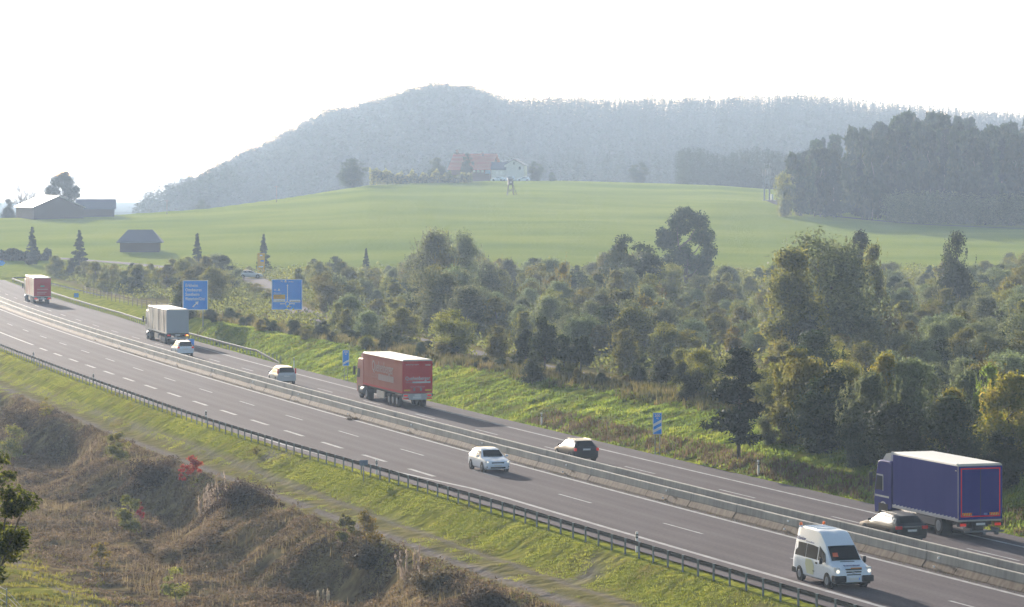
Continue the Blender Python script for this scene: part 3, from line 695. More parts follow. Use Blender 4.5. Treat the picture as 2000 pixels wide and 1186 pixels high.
rear_kit(root, .90, -2.42, .74, .17, .34, False, .62); mirrors(root, 1.03, .58, .95, c_black); roof_rails(root, .57, -1.8, .1, 1.46)
smallbox(root, 'chrome_strip', chrome, -.45, .45, -2.46, -2.42, .86, .89, .004)
for s in (-1, 1): smallbox(root, 'window_trim', chrome, s * .905 - .006, s * .905 + .006, -2.0, .9, .93, .955, .003)
# silver MPV
mpv = [(2.2, .32, .56, .60, .7, .62), (2.1, .25, .74, .8, .82, .74), (1.5, .22, .90, .98, .88, .76), (1.25, .22, .94, 1.04, .885, .74), (.3, .22, .98, 1.55, .885, .62), (-.3, .22, .99, 1.66, .885, .62), (-1.5, .22, 1.0, 1.63, .88, .61), (-1.95, .24, 1.0, 1.58, .87, .59), (-2.16, .28, 1.02, 1.06, .86, .70), (-2.22, .36, .8, .86, .82, .72)]
loc, rz = road_place(310.5, 4.9)
root, val, sp, sc_ = car('minivan_car', mpv, c_silver, loc, rz, 'silver minivan with narrow tall red tail lights driving away in the middle distance', 'car', [(1.35, .2), (-1.3, .2)], r_w=.33)
sc_(1.25, .3); sc_(-2.16, -1.95, nm='rear_window', wf=1.05); sp([(1.0, .55), (.4, .3), .0, -.3], .1, .84); sp([-.38, -.8, -1.2], .1, .84); sp([-1.28, -1.6, (-1.98, -1.9)], .1, .82)
rear_kit(root, .88, -2.18, 1.0, .5, .12, False, .72, True); mirrors(root, 1.0, .8, 1.0, c_silver)
loc, rz = road_place(358.5, 4.8)
root, val, sp, sc_ = car('suv_car', mpv, c_white, loc, rz, 'white sport utility car close behind the grey truck', 'car', [(1.35, .22), (-1.3, .22)], r_w=.35)
sc_(1.25, .3); sc_(-2.16, -1.95, nm='rear_window', wf=1.0); sp([(1.0, .55), (.4, .3), .0, -.3], .1, .84); sp([-.38, -.8, -1.2], .1, .84); sp([-1.28, -1.6, (-1.98, -1.9)], .1, .82)
rear_kit(root, .88, -2.2, .88, .18, .24, True, .74, True); mirrors(root, 1.0, .8, 1.0, c_white); roof_rails(root, .55, -1.7, .2, 1.64, darkm)
# car on side road
x = at(487, 601); root, val, sp, sc_ = car('side_road_car', estate, c_silver, (x, 601, gz(x, 601) + .05), R(-78), 'pale silver car seen from the side on the distant side road', 'car', [(1.38, .2), (-1.3, .2)], r_w=.32)
sc_(1.0, .25); sc_(-2.18, -1.78, nm='rear_window'); sp([(.82, .45), (.4, .25), .0, -.3], .12, .84); sp([-.38, -.8, -1.15], .12, .84)

# --- white high-roof minibus
loc, rz = road_place(157.9, -6.15, False)
van = [(2.62, .34, .62, .66, .80, .70), (2.55, .28, .86, .92, .92, .80), (2.30, .26, 1.02, 1.10, .955, .80), (1.72, .26, 1.14, 1.25, .975, .80), (1.05, .26, 1.18, 1.95, .98, .74), (.35, .26, 1.18, 2.50, .985, .72), (.1, .26, 1.18, 2.58, .985, .72), (-1.0, .26, 1.18, 2.62, .985, .72), (-2.3, .26, 1.18, 2.60, .98, .71), (-2.52, .28, 1.17, 2.52, .96, .66), (-2.6, .36, 1.1, 2.3, .93, .64)]
root, val, sp, sc_ = car('minibus_van', van, c_white, loc, rz, 'white high-roof minibus with orange beacons and lit headlights', 'van', [(1.65, .22), (-1.65, .22)], r_w=.34)
sc_(1.72, 1.05, f0=.05, f1=.97, wf=.93)
sp([(1.42, 1.14), (1.1, 1.0), .8, .45], .03, .60); sp([.36, -.3, -1.0], .02, .50); sp([-1.04, -1.7, -2.35], .02, .50)
for s in (-1, 1):
    smallbox(root, 'headlight', lens_w, s * .80 - .12, s * .80 + .12, 2.30, 2.545, .80, 1.06, .04)
    MB().tube((s * .80, 2.50, .86), (s * .80, 2.575, .86), .085, n=12).build('headlight_lamp', lampw, root)
    smallbox(root, 'mirror', darkm, s * 1.13 - .07, s * 1.13 + .07, 1.20, 1.32, 1.10, 1.42, .03)
    MB().box(s * 1.02 - .06, s * 1.02 + .06, 1.24, 1.28, 1.18, 1.22).build('mirror_arm', darkm, root)
    smallbox(root, 'bumper_corner', darkm, s * .70 - .30, s * .70 + .30, 2.2, 2.68, .34, .66, .06)
    MB().tube((s * .60, -2.38, 2.56), (s * .60, -2.38, 2.62), .09, n=10).build('beacon_base', c_white, root)
    MB().tube((s * .60, -2.38, 2.62), (s * .60, -2.38, 2.78), .08, .06, n=10).build('beacon', orange, root)
    smallbox(root, 'rear_bumper', darkm, s * .8 - .18, s * .8 + .18, -2.68, -2.1, .32, .62, .04)
for k in range(3): smallbox(root, 'grille_slat', darkm, -.40 + .02 * k, .40 - .02 * k, 2.50, 2.62, .72 + .13 * (2 - k) - .05, .775 + .13 * (2 - k) - .05, .008)
smallbox(root, 'bonnet_vent', darkm, -.36, .36, 1.78, 1.84, 1.235, 1.262, .005)
smallbox(root, 'front_bumper', darkm, -.85, .85, 2.3, 2.62, .24, .37, .04); smallbox(root, 'number_plate', platem, -.26, .26, 2.66, 2.68, .44, .56, .004)
smallbox(root, 'plate_band', sblue, -.26, -.22, 2.682, 2.686, .44, .56, 0)
MB().box(-.3, .3, 2.4, 2.66, .38, .64).build('bumper_center', c_white, root)
smallbox(root, 'badge', chrome, -.1, .1, 2.60, 2.635, .77, .83, .02)
navy = mat('navy_print', (.02, .05, .22), .5); ora = mat('orange_print', (.8, .3, .03), .5); yel = mat('yellow_print', (.55, .55, .12), .5)
# bonnet lettering lies on the sloping nose
up = Vector((0, -.58, .15)).normalized()
root.scale = (.98, .95, .955)
text_mesh('lettering', 'Schweizer', .22, (.42, 2.37, 1.065), (-1, 0, 0), up, navy, root, 'LEFT', bold=.006, depth=.035, width=.86)
MB().add([(.12, 2.52, .985), (-.45, 2.52, .985), (-.45, 2.46, 1.02), (.12, 2.46, 1.02)], [(0, 1, 2, 3)]).build('print_bar', ora, root)
sgn = 1
text_mesh('lettering', 'Schweizer', .25, (.80, -2.35, 1.98), (0, 1, 0), (-.17, 0, 1), navy, root, 'LEFT', bold=.005, depth=.035, width=1.1)
text_mesh('lettering', 'Omnibus', .12, (.835, -1.15, 1.93), (0, 1, 0), (-.17, 0, 1), navy, root, 'LEFT', depth=.035, width=1.0)
MB().add([(.992, -.75, .45), (.992, .05, .45), (.994, .1, .9), (.985, -.2, 1.16), (.985, -.9, 1.16), (.994, -.95, .9)], [(0, 1, 2, 3, 4, 5)]).build('side_print', mat('pale_yellow_print', (.62, .64, .42), .5), root)
for yy in (.28, .40): smallbox(root, 'door_handle', darkm, .965, 1.0, yy, yy + .06, 1.02, 1.1, .005)
smallbox(root, 'side_strip', darkm, .975, .998, -.05, .15, .62, .65, .003)
MB().add([(.34, 1.52, 1.43), (.62, 1.52, 1.43), (.60, 1.38, 1.62), (.34, 1.38, 1.62)], [(0, 1, 2, 3)]).build('windscreen_card', mat('orange_card', (.75, .14, .05), .6), root)
root.children[-1].location = (0, .035, .03)
for k in range(6): smallbox(root, 'roof_rib', c_white, -.5, .5, -2.1 + k * .35, -2.06 + k * .35, 2.61, 2.645, .01)

# --- trucks (origin at the rear centre on the ground, +y forwards)
def truck(name, loc, rz, label, blen, z0, z1, side_m, rear_m, roof_m, cab_m, artic, hw=1.27, cab_h=3.4, cabcol2=None, fold=0, skirt=None):
    r = empty(name, loc, rz, label, 'truck')
    # curtain body with soft folds
    mb = MB(); n = int(blen / .22); V_ = []
    for s in (-1, 1):
        for i in range(n + 1):
            y = .06 + (blen - .12) * i / n; o = fold * math.sin(i * 1.1) * math.sin(i * .37 + 1)
            V_ += [(s * (hw - .015), y, z0 + .10), (s * (hw - .012 + o * .6), y, z0 + (z1 - z0) * .35), (s * (hw - .012 + o), y, z0 + (z1 - z0) * .7), (s * (hw - .02), y, z1 - .08)]
    for s_ in range(2):
        o0 = s_ * (n + 1) * 4
        mb.add(V_[o0:o0 + (n + 1) * 4], [(i * 4 + k, i * 4 + k + 1, i * 4 + 5 + k, i * 4 + 4 + k) for i in range(n) for k in range(3)], True)
    mb.build('side_curtain', side_m, r)
    MB().box(-hw + .05, hw - .05, blen - .06, blen, z0, z1 - .05, .01).build('front_wall', rear_m, r)
    MB().prism([(-hw, z1 - .1), (-hw + .02, z1 - .02), (-hw + .12, z1 + .03), (hw - .12, z1 + .03), (hw - .02, z1 - .02), (hw, z1 - .1)], 'y', -.0, blen).build('roof', roof_m, r)
    MB().box(-hw + .01, hw - .01, -.04, 0.04, z0 + .04, z1 - .10, .008).build('rear_door', rear_m, r)
    MB().box(-hw, hw, .02, blen, z0 - .06, z0 + .10).box(-hw, -hw + .06, -.02, .05, z0, z1 - .1).box(hw - .06, hw, -.02, .05, z0, z1 - .1).build('frame', roof_m if skirt is None else skirt, r)
    MB().box(-.45, -.30, -.0, blen + (2.4 if not artic else 0), z0 - .34, z0 - .065).box(.30, .45, 0, blen + (2.4 if not artic else 0), z0 - .34, z0 - .065).box(-.9, .9, .5, 1.2, z0 - .3, z0 - .07).box(-1.0, 1.0, 1.9, blen - 1.0, z0 - .26, z0 - .07).build('chassis', darkm, r)
    for s in (-1, 1): MB().box(s * hw * .85 - .25, s * hw * .85 + .25, .01, .05, z0 - .32, z0 - .10, .01).build('light_panel', darkm, r)
    # cab
    cy0 = blen + (.45 if not artic else .75) - (0 if not artic else 0.35); cl = 2.05
    cw = 1.2; prof = [(cy0, .75), (cy0 + cl, .45), (cy0 + cl + .08, 1.2), (cy0 + cl, 1.75), (cy0 + cl - .28, cab_h - .55), (cy0 + cl - .45, cab_h - .1), (cy0 + cl - .75, cab_h), (cy0, cab_h)]
    b_ = MB(); b_.prism(prof, 'x', -cw, cw); o = b_.build('cab', cab_m, r)
    md = o.modifiers.new('bevel', 'BEVEL'); md.width = .07; md.segments = 2
    d0 = cab_h - .02
    dfl = MB(); dfl.prism([(cy0 + .1, d0), (cy0 + cl - .8, d0), (cy0 + .75, z1 - .15), (cy0 + .1, z1 - .05)], 'x', -cw + .12, cw - .12).build('roof_deflector', cabcol2 or cab_m, r)
    for s in (-1, 1):
        xx = s * (cw + .004)
        MB().add([(xx, cy0 + .95, 1.75), (xx, cy0 + cl - .12, 1.72), (xx, cy0 + cl - .36, 2.5), (xx, cy0 + .95, 2.5)], [(0, 1, 2, 3)]).build('side_window', glass, r)
        if not artic: MB().box(s * (cw + .008) - .006, s * (cw + .008) + .006, cy0 + .08, cy0 + cl - .1, 1.36, 1.46).box(s * (cw + .008) - .006, s * (cw + .008) + .006, cy0 + .88, cy0 + .94, 1.7, 2.58).box(s * (cw + .008) - .006, s * (cw + .008) + .006, cy0 + .9, cy0 + cl - .34, 2.52, 2.60).build('highlight_trim', cabcol2, r)  # pale strips added for the white highlights on the cab side
        MB().box(s * (cw + .02) - .02, s * (cw + .02) + .02, cy0 - .25, cy0 + .06, .9, cab_h - .1, .01).build('side_fairing', cab_m, r)
        MB().box(s * (cw + .22) - .1, s * (cw + .22) + .1, cy0 + cl - .05, cy0 + cl + .05, 1.9, 2.65, .03).box(s * (cw + .1) - .12, s * (cw + .1) + .12, cy0 + cl - .02, cy0 + cl + .0, 2.4, 2.44).build('mirror', darkm, r)
        MB().prism([(cy0 + cl * .42 + math.cos(a) * .62, .52 + math.sin(a) * .62) for a in np.linspace(0, math.pi, 9)] + [(cy0 + cl * .42 + math.cos(a) * .54, .52 + math.sin(a) * .54) for a in np.linspace(math.pi, 0, 9)], 'x', s * cw - .02, s * cw + .03 * s + .02).build('mudguard', cabcol2 or cab_m, r)
        MB().box(s * (cw - .06) - .09, s * (cw - .06) + .09, cy0 + cl * .42 - .58, cy0 + cl * .42 + .58, .42, 1.02).build('wheel_well', darkm, r)
    MB().add([(-cw + .12, cy0 + cl + .012, 1.85), (cw - .12, cy0 + cl + .012, 1.85), (cw - .12, cy0 + cl - .235, cab_h - .6), (-cw + .12, cy0 + cl - .235, cab_h - .6)], [(0, 1, 2, 3)]).build('windscreen', glass, r)
    wy = [cy0 + cl * .42]
    for s in (-1, 1): wheel(r, s * 1.2, wy[0], .5, .3, s)
    if artic:
        MB().box(-.45, .45, blen - 2.6, cy0 + .1, .55, .85).box(-1.0, 1.0, cy0 - .9, cy0 - .2, .45, 1.0).build('tractor_frame', darkm, r)
        for s in (-1, 1):
            wheel(r, s * 1.22, blen - 1.0, .5, .55, s)
            for k in range(3): wheel(r, s * 1.2, 2.1 + 1.31 * k, .48, .36, s)
            MB().tube((s * 1.1, cy0 - .85, .72), (s * 1.1, cy0 + .15, .72), .33, n=14).build('fuel_tank', mat('tank_grey', (.20, .21, .22), .7, 0, spec=.1), r)
            MB().box(s * 1.13 - .05, s * 1.13 + .05, 6.3, 8.9, .42, 1.0, .02).build('side_box', mat('toolbox_grey', (.38, .39, .41), .5, .3), r)
    else:
        for s in (-1, 1): wheel(r, s * 1.22, 2.5, .5, .6, s)
        MB().box(-1.15, 1.15, 2.9, blen - .6, .45, .85).build('underride_guard', mat('side_guard', (.10, .10, .12), .5), r)
    # rear end
    for s in (-1, 1):
        MB().box(s * 1.0 - .17, s * 1.0 + .17, -.06, .0, z0 - .30, z0 - .16, .01).build('tail_light', lampr, r)
    MB().box(-.26, .26, -.07, -.05, z0 - .26, z0 - .14).build('number_plate', platem, r)
    return r
navy_c = mat('navy_curtain', (.028, .032, .20), .65, spec=.03, noise=(1.6, .3, (.045, .05, .25), (1, .8, .1))); navy_d = mat('navy_door', (.010, .012, .22), .5, spec=.04)
pale = mat('pale_roof', (.62, .60, .57), .5); darkblue = mat('blue_cab_paint', (.025, .03, .20), .6, spec=.06)
wht = paintm('white_truck_paint', (.62, .61, .60))
hd = head(177)
r = truck('delivery_truck', (24.55, 177.2, .004), hd, 'dark blue curtain-sided truck with a red outline on its rear doors', 8.2, .98, 3.92, navy_c, navy_d, pale, darkblue, False, cabcol2=wht, fold=.004, skirt=mat('alu_rail', (.40, .42, .48), .4, .6))
redt = mat('red_tape', (.95, .04, .05), .6, spec=.05)
mb = MB()
for bx in ((-1.14, -1.08, 1.16, 3.72), (1.08, 1.14, 1.16, 3.72), (-1.08, 1.08, 3.66, 3.72), (-1.08, 1.08, 1.16, 1.22)): mb.box(bx[0], bx[1], -.052, -.044, bx[2], bx[3])
mb.build('red_outline', redt, r)
hz_y = mat('hazard_yellow', (.8, .5, .02), .5)
for s in (-1, 1):
    p0 = s * .78; MB().box(p0 - .27, p0 + .27, -.056, -.05, 1.24, 1.38).build('hazard_board', hz_y, r)
    mb = MB()
    for k in range(4): a = p0 - .27 + k * .14; mb.add([(a, -.06, 1.24), (a + .06, -.06, 1.24), (a + .12, -.06, 1.38), (a + .06, -.06, 1.38)], [(0, 1, 2, 3)])
    mb.build('hazard_stripe', redt, r)
MB().box(-.012, .012, -.05, -.041, 1.1, 3.75).build('door_gap', darkm, r)
MB().box(.2, .4, -.05, -.042, 1.26, 1.36).build('door_emblem', mat('pale_blue_print', (.15, .22, .5), .5), r)
MB().box(-1.2, 1.1, -.62, -.50, .40, .50, .01).box(-.85, -.75, -.55, .3, .42, .6).box(.75, .85, -.55, .3, .42, .6).box(-.2, -.05, -.75, -.5, .3, .42).box(.55, .7, -.75, -.5, .28, .42).box(-1.1, -.2, -.5, -.3, .40, .46).build('tail_lift', mat('steel_bars', (.16, .17, .19), .5, .5), r)
mb = MB()
for k in range(17):
    y = .35 + k * .46; mb.add([(-1.285, y, 1.02), (-1.285, y + .40, 1.02), (-1.285, y + .40, 1.07), (-1.285, y, 1.15)], [(0, 1, 2, 3)])
mb.build('curtain_buckle', mat('pale_buckle', (.5, .52, .6), .5), r)
for yy in (.06, 8.16): MB().tube((-1.27, yy, 3.86), (-1.27, yy, 3.97), .07, n=8).build('corner_cap', wht, r)
smallbox(r, 'latch', wht, -1.285, -1.275, .18, .34, 3.56, 3.60, 0)

redc = mat('red_curtain', (.34, .075, .045), .6, spec=.04, noise=(1.2, .3, (.36, .10, .075), (1, .8, .1))); redd = mat('red_door', (.48, .010, .016), .55, spec=.05); redcab = paintm('red_cab_paint', (.38, .04, .03))
hd = head(277)
r = truck('semi_truck', (-7.75, 277, .004), hd, 'red curtain-sided semi-trailer truck with white lettering on side and rear', 13.2, 1.28, 3.97, redc, redd, pale, redcab, True, cabcol2=redcab, fold=.006, skirt=redd)
lw_ = mat('white_print', (.62, .62, .65), .5); dim = mat('faded_print', (.44, .33, .31), .6, spec=.05)
text_mesh('lettering', 'Quehenberger', .42, (-1.05, -.045, 2.32), (1, 0, 0), (0, 0, 1), lw_, r, 'LEFT', bold=.004, width=2.1)
MB().box(-.45, 1.08, -.052, -.044, 2.06, 2.2).build('print_bar', lw_, r)
text_mesh('lettering', 'LOGISTICS', .13, (-1.0, -.045, 2.08), (1, 0, 0), (0, 0, 1), lw_, r, 'LEFT', width=.5)
text_mesh('lettering', 'www.quehenberger.com', .12, (-.6, -.045, 1.72), (1, 0, 0), (0, 0, 1), lw_, r, 'LEFT', width=1.2)
text_mesh('lettering', 'Quehenberger Logistics', .12, (-1.0, -.045, 3.55), (1, 0, 0), (0, 0, 1), lw_, r, 'LEFT', width=1.1)
MB().box(.65, 1.1, -.05, -.044, 3.48, 3.6).build('print_block', mat('pinkish_print', (.5, .2, .2), .5), r)
for s in (-1, 1):
    MB().box(s * .9 - .26, s * .9 + .26, -.052, -.044, 1.42, 1.54).build('reflector_strip', hz_y, r); MB().box(s * .28 - .08, s * .28 + .08, -.07, -.044, 1.42, 1.66, .01).build('door_latch', mat('latch_grey', (.25, .2, .2), .5), r)
    MB().box(s * 1.0 - .24, s * 1.0 + .24, -.08, .0, .74, .88, .01).build('tail_lamp', lens_r, r)
MB().box(-1.22, 1.22, -.05, .0, .90, 1.20, .01).box(-.8, .8, -.06, 0, .70, .90, .01).build('rear_bumper', mat('bumper_grey', (.42, .43, .45), .45), r)
MB().box(-.4, .3, -.07, -.055, .80, .98).build('plate_holder', platem, r)
text_mesh('lettering', 'Quehenberger', 1.25, (-1.28, 9.9, 2.6), (0, -1, 0), (0, 0, 1), dim, r, 'LEFT', bold=.01, depth=.03, width=7.0)
text_mesh('lettering', 'LOGISTICS', .5, (-1.28, 10.1, 2.02), (0, -1, 0), (0, 0, 1), mat('dim_red_print', (.36, .12, .10), .5), r, 'LEFT', depth=.03, width=2.3)
mb = MB()
for k in range(9): mb.box(-1.292, -1.286, 2.85 + k * .56, 2.85 + k * .56 + .48, 1.92, 2.42)
mb.build('print_block', dim, r)

gryc = mat('grey_curtain', (.14, .135, .135), .6, noise=(1.0, .04, (.62, .56, .48), (1, .9, .15))); gryd = mat('grey_door', (.30, .34, .40), .5)  # pale and dark stripes paint sunlit and shaded creases into the curtain
r = truck('semi_truck', (-37.8, 382, .004), head(385), 'grey curtain-sided semi-trailer truck with creased side, indicator lit', 13.0, 1.28, 3.97, gryc, gryd, pale, wht, True, cabcol2=wht, fold=.03, skirt=pale)
MB().box(.98, 1.2, -.10, -.06, .98, 1.10, .01).build('indicator', lampo, r)
MB().box(-1.15, 1.15, -.08, -.02, .66, .80, .01).build('rear_bumper', mat('bumper_pale', (.45, .48, .52), .45), r)
MB().box(-1.25, 1.25, -.05, -.0, 1.14, 1.28).build('rear_sill', darkm, r)
redc2 = mat('striped_curtain', (.42, .10, .06), .5, noise=(2.2, .06, (.62, .55, .45), (1, .9, .05)))
r = truck('semi_truck', (-69.8, 502.3, .004), head(505), 'distant red semi-trailer truck with bright striped side at the left edge', 13.0, 1.15, 3.97, redc2, redd, mat('bright_roof', (.75, .72, .68), .5), wht, True, cabcol2=wht, fold=.03, skirt=wht)
MB().box(-.3, .3, -.052, -.044, 2.6, 2.8).build('emblem', mat('green_print', (.05, .30, .18), .5), r)
for k, zz in enumerate((2.2, 1.75, 1.5)): MB().box(-.8, .8 - .2 * k, -.052, -.044, zz, zz + .08).build('print_block', mat('pink_print', (.55, .2, .2), .5), r)
for s in (-1, 1): MB().box(s * .95 - .25, s * .95 + .25, -.09, .0, .74, .90, .01).build('tail_lamp', lampr, r)
MB().box(-.55, .55, -.09, .0, .74, .90, .01).build('rear_bumper', mat('bumper_pale2', (.45, .46, .48), .45), r)

# ------------------------------------------------------------------ buildings
slate = mat('dark_roof', (.10, .11, .16), .6); metalr = mat('sheet_metal_roof', (.55, .56, .58), .35, .5); redtile = mat('red_tile', (.50, .10, .05), .75, noise=(1.4, .25, (.52, .26, .18), (.12, 1, 1)))
dkwall = mat('dark_timber', (.07, .045, .045), .85); wwall = mat('white_render', (.68, .68, .66), .8); brwall = mat('brown_wall', (.16, .09, .07), .8); wing = mat('window_glass', (.05, .06, .08), .15); wfr = mat('window_lit', (.8, .8, .78), .3)
def house(name, loc, rz, L, Wd, he, hr, wall, roof, label, cat='building', hip=0, ov=.5, windows=(), doors=(), chim=()):
    """ridge along local x; L along x, Wd along y"""
    r = empty(name, loc, rz, label, cat); a, c = L / 2, Wd / 2
    mb = MB()
    mb.add([(-a, -c, -1.5), (a, -c, -1.5), (a, c, -1.5), (-a, c, -1.5), (-a, -c, he), (a, -c, he), (a, c, he), (-a, c, he), (-a + hip, 0, hr - .1), (a - hip, 0, hr - .1)],
           [(0, 1, 5, 4), (1, 2, 6, 5), (2, 3, 7, 6), (3, 0, 4, 7)] + ([(4, 7, 8), (5, 9, 6)] if not hip else []))
    mb.build('wall', wall, r)
    sl = (hr - he) / c; ze = he - ov * sl * .6
    for s in (-1, 1):
        A = [(-a - ov, s * (c + ov), ze), (a + ov, s * (c + ov), ze), (a + (ov if not hip else -hip), 0, hr), (-a - (ov if not hip else -hip), 0, hr)]
        m_ = MB(); m_.add(A + [(p[0], p[1], p[2] + .18) for p in A], [(0, 1, 2, 3), (7, 6, 5, 4), (0, 4, 5, 1), (1, 5, 6, 2), (3, 2, 6, 7), (0, 3, 7, 4)]); m_.build('roof', roof, r)
    if hip:
        for s in (-1, 1): MB().add([(s * (a + ov), -c - ov, ze), (s * (a + ov), c + ov, ze), (s * (a - hip), 0, hr), (s * (a + ov), -c - ov, ze + .18), (s * (a + ov), c + ov, ze + .18), (s * (a - hip), 0, hr + .18)], [(0, 1, 2), (3, 4, 5), (0, 1, 4, 3)]).build('roof', roof, r)
    for (face, u_, z_, ww, hh, m_) in windows:
        if face == 'f': bx = (u_ - ww / 2, u_ + ww / 2, -c - .06, -c - .01, z_, z_ + hh)
        elif face == 'r': bx = (a + .01, a + .06, u_ - ww / 2, u_ + ww / 2, z_, z_ + hh)
        else: bx = (-a - .06, -a - .01, u_ - ww / 2, u_ + ww / 2, z_, z_ + hh)
        MB().box(*bx).build('window', m_, r)
    for (x_, y_, h_) in chim: MB().box(x_ - .35, x_ + .35, y_ - .35, y_ + .35, hr - 1.5, hr + h_).build('chimney', brwall, r)
    return r
Y = 900; x = at(105, Y); k = Y / FPX
# farm shed left: gable towards the camera
gx, gy = at(115, 905), 905
ang = math.atan2(22, -8)   # ridge direction
zb = H - (425 - HOR) * gy / FPX
house('farm_shed', (gx - 8 * .5, gy + 11, zb), ang, 23, 13.6, 2.7, 5.7, dkwall, metalr, 'dark farm shed with a shining metal roof on the left skyline', windows=())
bx_, by_ = at(180, 915), 915
house('farm_shed', (bx_, by_ + 8, H - (424 - HOR) * by_ / FPX), R(6), 10, 9, 2.2, 4.6, dkwall, slate, 'low dark shed at the right end of the farm on the left skyline')
x, y, z = hit(271, 493, 650); k = y / FPX
house('field_barn', (x, y + 3, gz(x, y + 3)), R(3), 76 * k, 6.5, 20 * k, 41 * k, dkwall, slate, 'small dark barn with hipped roof standing in the meadow', hip=14 * k, ov=.7)
Y = 1165; k = Y / FPX; x = at(928, Y); z0 = gz(x, Y)
house('farmhouse_barn', (x, Y + 6, z0), R(-14), 78 * k, 15, 24 * k, 53 * k, brwall, redtile, 'large barn with a long red tiled roof on the hill', ov=.9,
      windows=[('f', q, 3.1, .9, 1.1, wfr) for q in (1.5, 3.0, 4.5)] + [('f', 6.4, 2.6, 1.9, 2.0, mat('blue_door', (.30, .42, .62), .5))], chim=[(3, -1, .8), (-6.5, 0, 1.6)])
Y = 1150; k = Y / FPX; x = at(1007, Y)
house('farmhouse', (x, Y + 5, gz(x, Y)), R(90 - 6), 11, 38 * k, 32 * k - .2, 42 * k, wwall, slate, 'white gabled farmhouse on the hill beside the red roofed barn', ov=.35,
      windows=[('l', 0, 5.6, .5, .8, wing), ('l', -2.0, 3.9, .7, 1.0, wing)])
x = at(975, 1148)
house('farmhouse_annex', (x, 1153, gz(x, 1153)), R(-4), 27 * k, 8, 27 * k - .8, 36 * k, wwall, slate, 'low white annex between the red barn and the white farmhouse', ov=.3,
      windows=[('f', q, 2.3, .8, 1.0, wfr) for q in (-.4, .9)])
# parked cars at the farm
for (u_, l, rzz) in ((972, 'white car parked on the hilltop, left of the lookout', 1.45), (992, 'pale van-like car parked on the hilltop directly above the lookout', 1.7), (1022, 'pale car parked on the hilltop, right of the lookout', 1.6)):
    Y = 1128; x = at(u_, Y); root, val, sp, sc_ = car('parked_car', estate if u_ != 992 else mpv, c_white, (x, Y, gz(x, Y)), rzz, l, 'car', [(1.35, .2), (-1.3, .2)], 'cars parked at the hilltop farm')
    sp([.6, .2, -.3, -.9, -1.4], .1, .85)
# hunting lookout
wood = mat('weathered_wood', (.12, .09, .08), .85)
x, y, z = hit(997, 382, 700); k = y / FPX
r = empty('hunting_stand', (x, y, z), R(8), 'wooden raised hunting lookout on stilts alone in the green field', 'lookout')
hh = 33 * k
for sx_ in (-1, 1):
    for sy in (-1, 1): MB().tube((sx_ * 1.0, sy * 1.0, -.2), (sx_ * .6, sy * .6, hh * .62), .09, n=6).build('leg', wood, r)
mb = MB(); mb.tube((-.9, -.9, hh * .12), (.75, -.75, hh * .4), .05, n=5).tube((.9, -.9, hh * .12), (-.75, -.75, hh * .4), .05, n=5).tube((-.85, -.85, hh * .3), (.85, -.85, hh * .3), .05, n=5).tube((-.9, .9, hh * .12), (.75, .75, hh * .4), .05, n=5).tube((.9, -.9, hh * .3), (.85, .85, hh * .3), .05, n=5); mb.build('brace', wood, r)
MB().box(-.75, .75, -.75, .75, hh * .6, hh * .95).build('cabin', wood, r); MB().box(-.95, .95, -1.0, 1.0, hh * .95, hh).build('roof', slate, r)
MB().box(-.1, .15, -.77, -.75, hh * .72, hh * .8).build('window', wfr, r)
mb = MB(); mb.tube((1.9, -.2, 0), (.8, 0, hh * .62), .05, n=5).tube((1.9, .3, 0), (.8, .4, hh * .62), .05, n=5); mb.build('ladder', wood, r)
# radio mast pair
x, y, z = hit(1498, 392, 700); k = y / FPX
r = empty('radio_mast', (x, y, z), 0, 'pair of slim pale antenna poles with a cabinet at the edge of the wood', 'antenna mast')
galv = mat('pale_steel', (.24, .25, .28), .6, 0, spec=.1)
for s in (-5 * k, 5 * k):
    MB().tube((s, 0, -.3), (s, 0, 72 * k), .28, .22, n=10).build('pole', galv, r)
    for q in (-1, 1): MB().box(s + q * .42 - .12, s + q * .42 + .12, -.12, .12, 48 * k, 62 * k, .03).build('antenna', galv, r)
MB().box(8 * k, 12 * k, -.5, .5, 0, 12 * k).build('cabinet', wwall, r); MB().box(18 * k, 20 * k, -.3, .3, 0, 5 * k).build('cabinet', galv, r)
MB().box(-9 * k, 22 * k, -2, 2, -.5, .12).build('base_slab', conc, r)
# poles
for (u_, v_, v0, l) in ((540, 395, 362, 'thin dark utility pole on the field slope left of the round tree'), (326, 419, 390, 'thin pole at the foot of the wooded hill on the left')):
    x, y, z = hit(u_, v_, 700); k = y / FPX; hp = (v_ - v0) * k; r = empty('utility_pole', (x, y, z), 0, l, 'pole')
    MB().tube((0, 0, -.5), (0, 0, hp), .14, .10, n=6).build('pole', wood, r); MB().box(-.7, .7, -.06, .06, hp - .5, hp - .35).build('crossarm', wood, r)

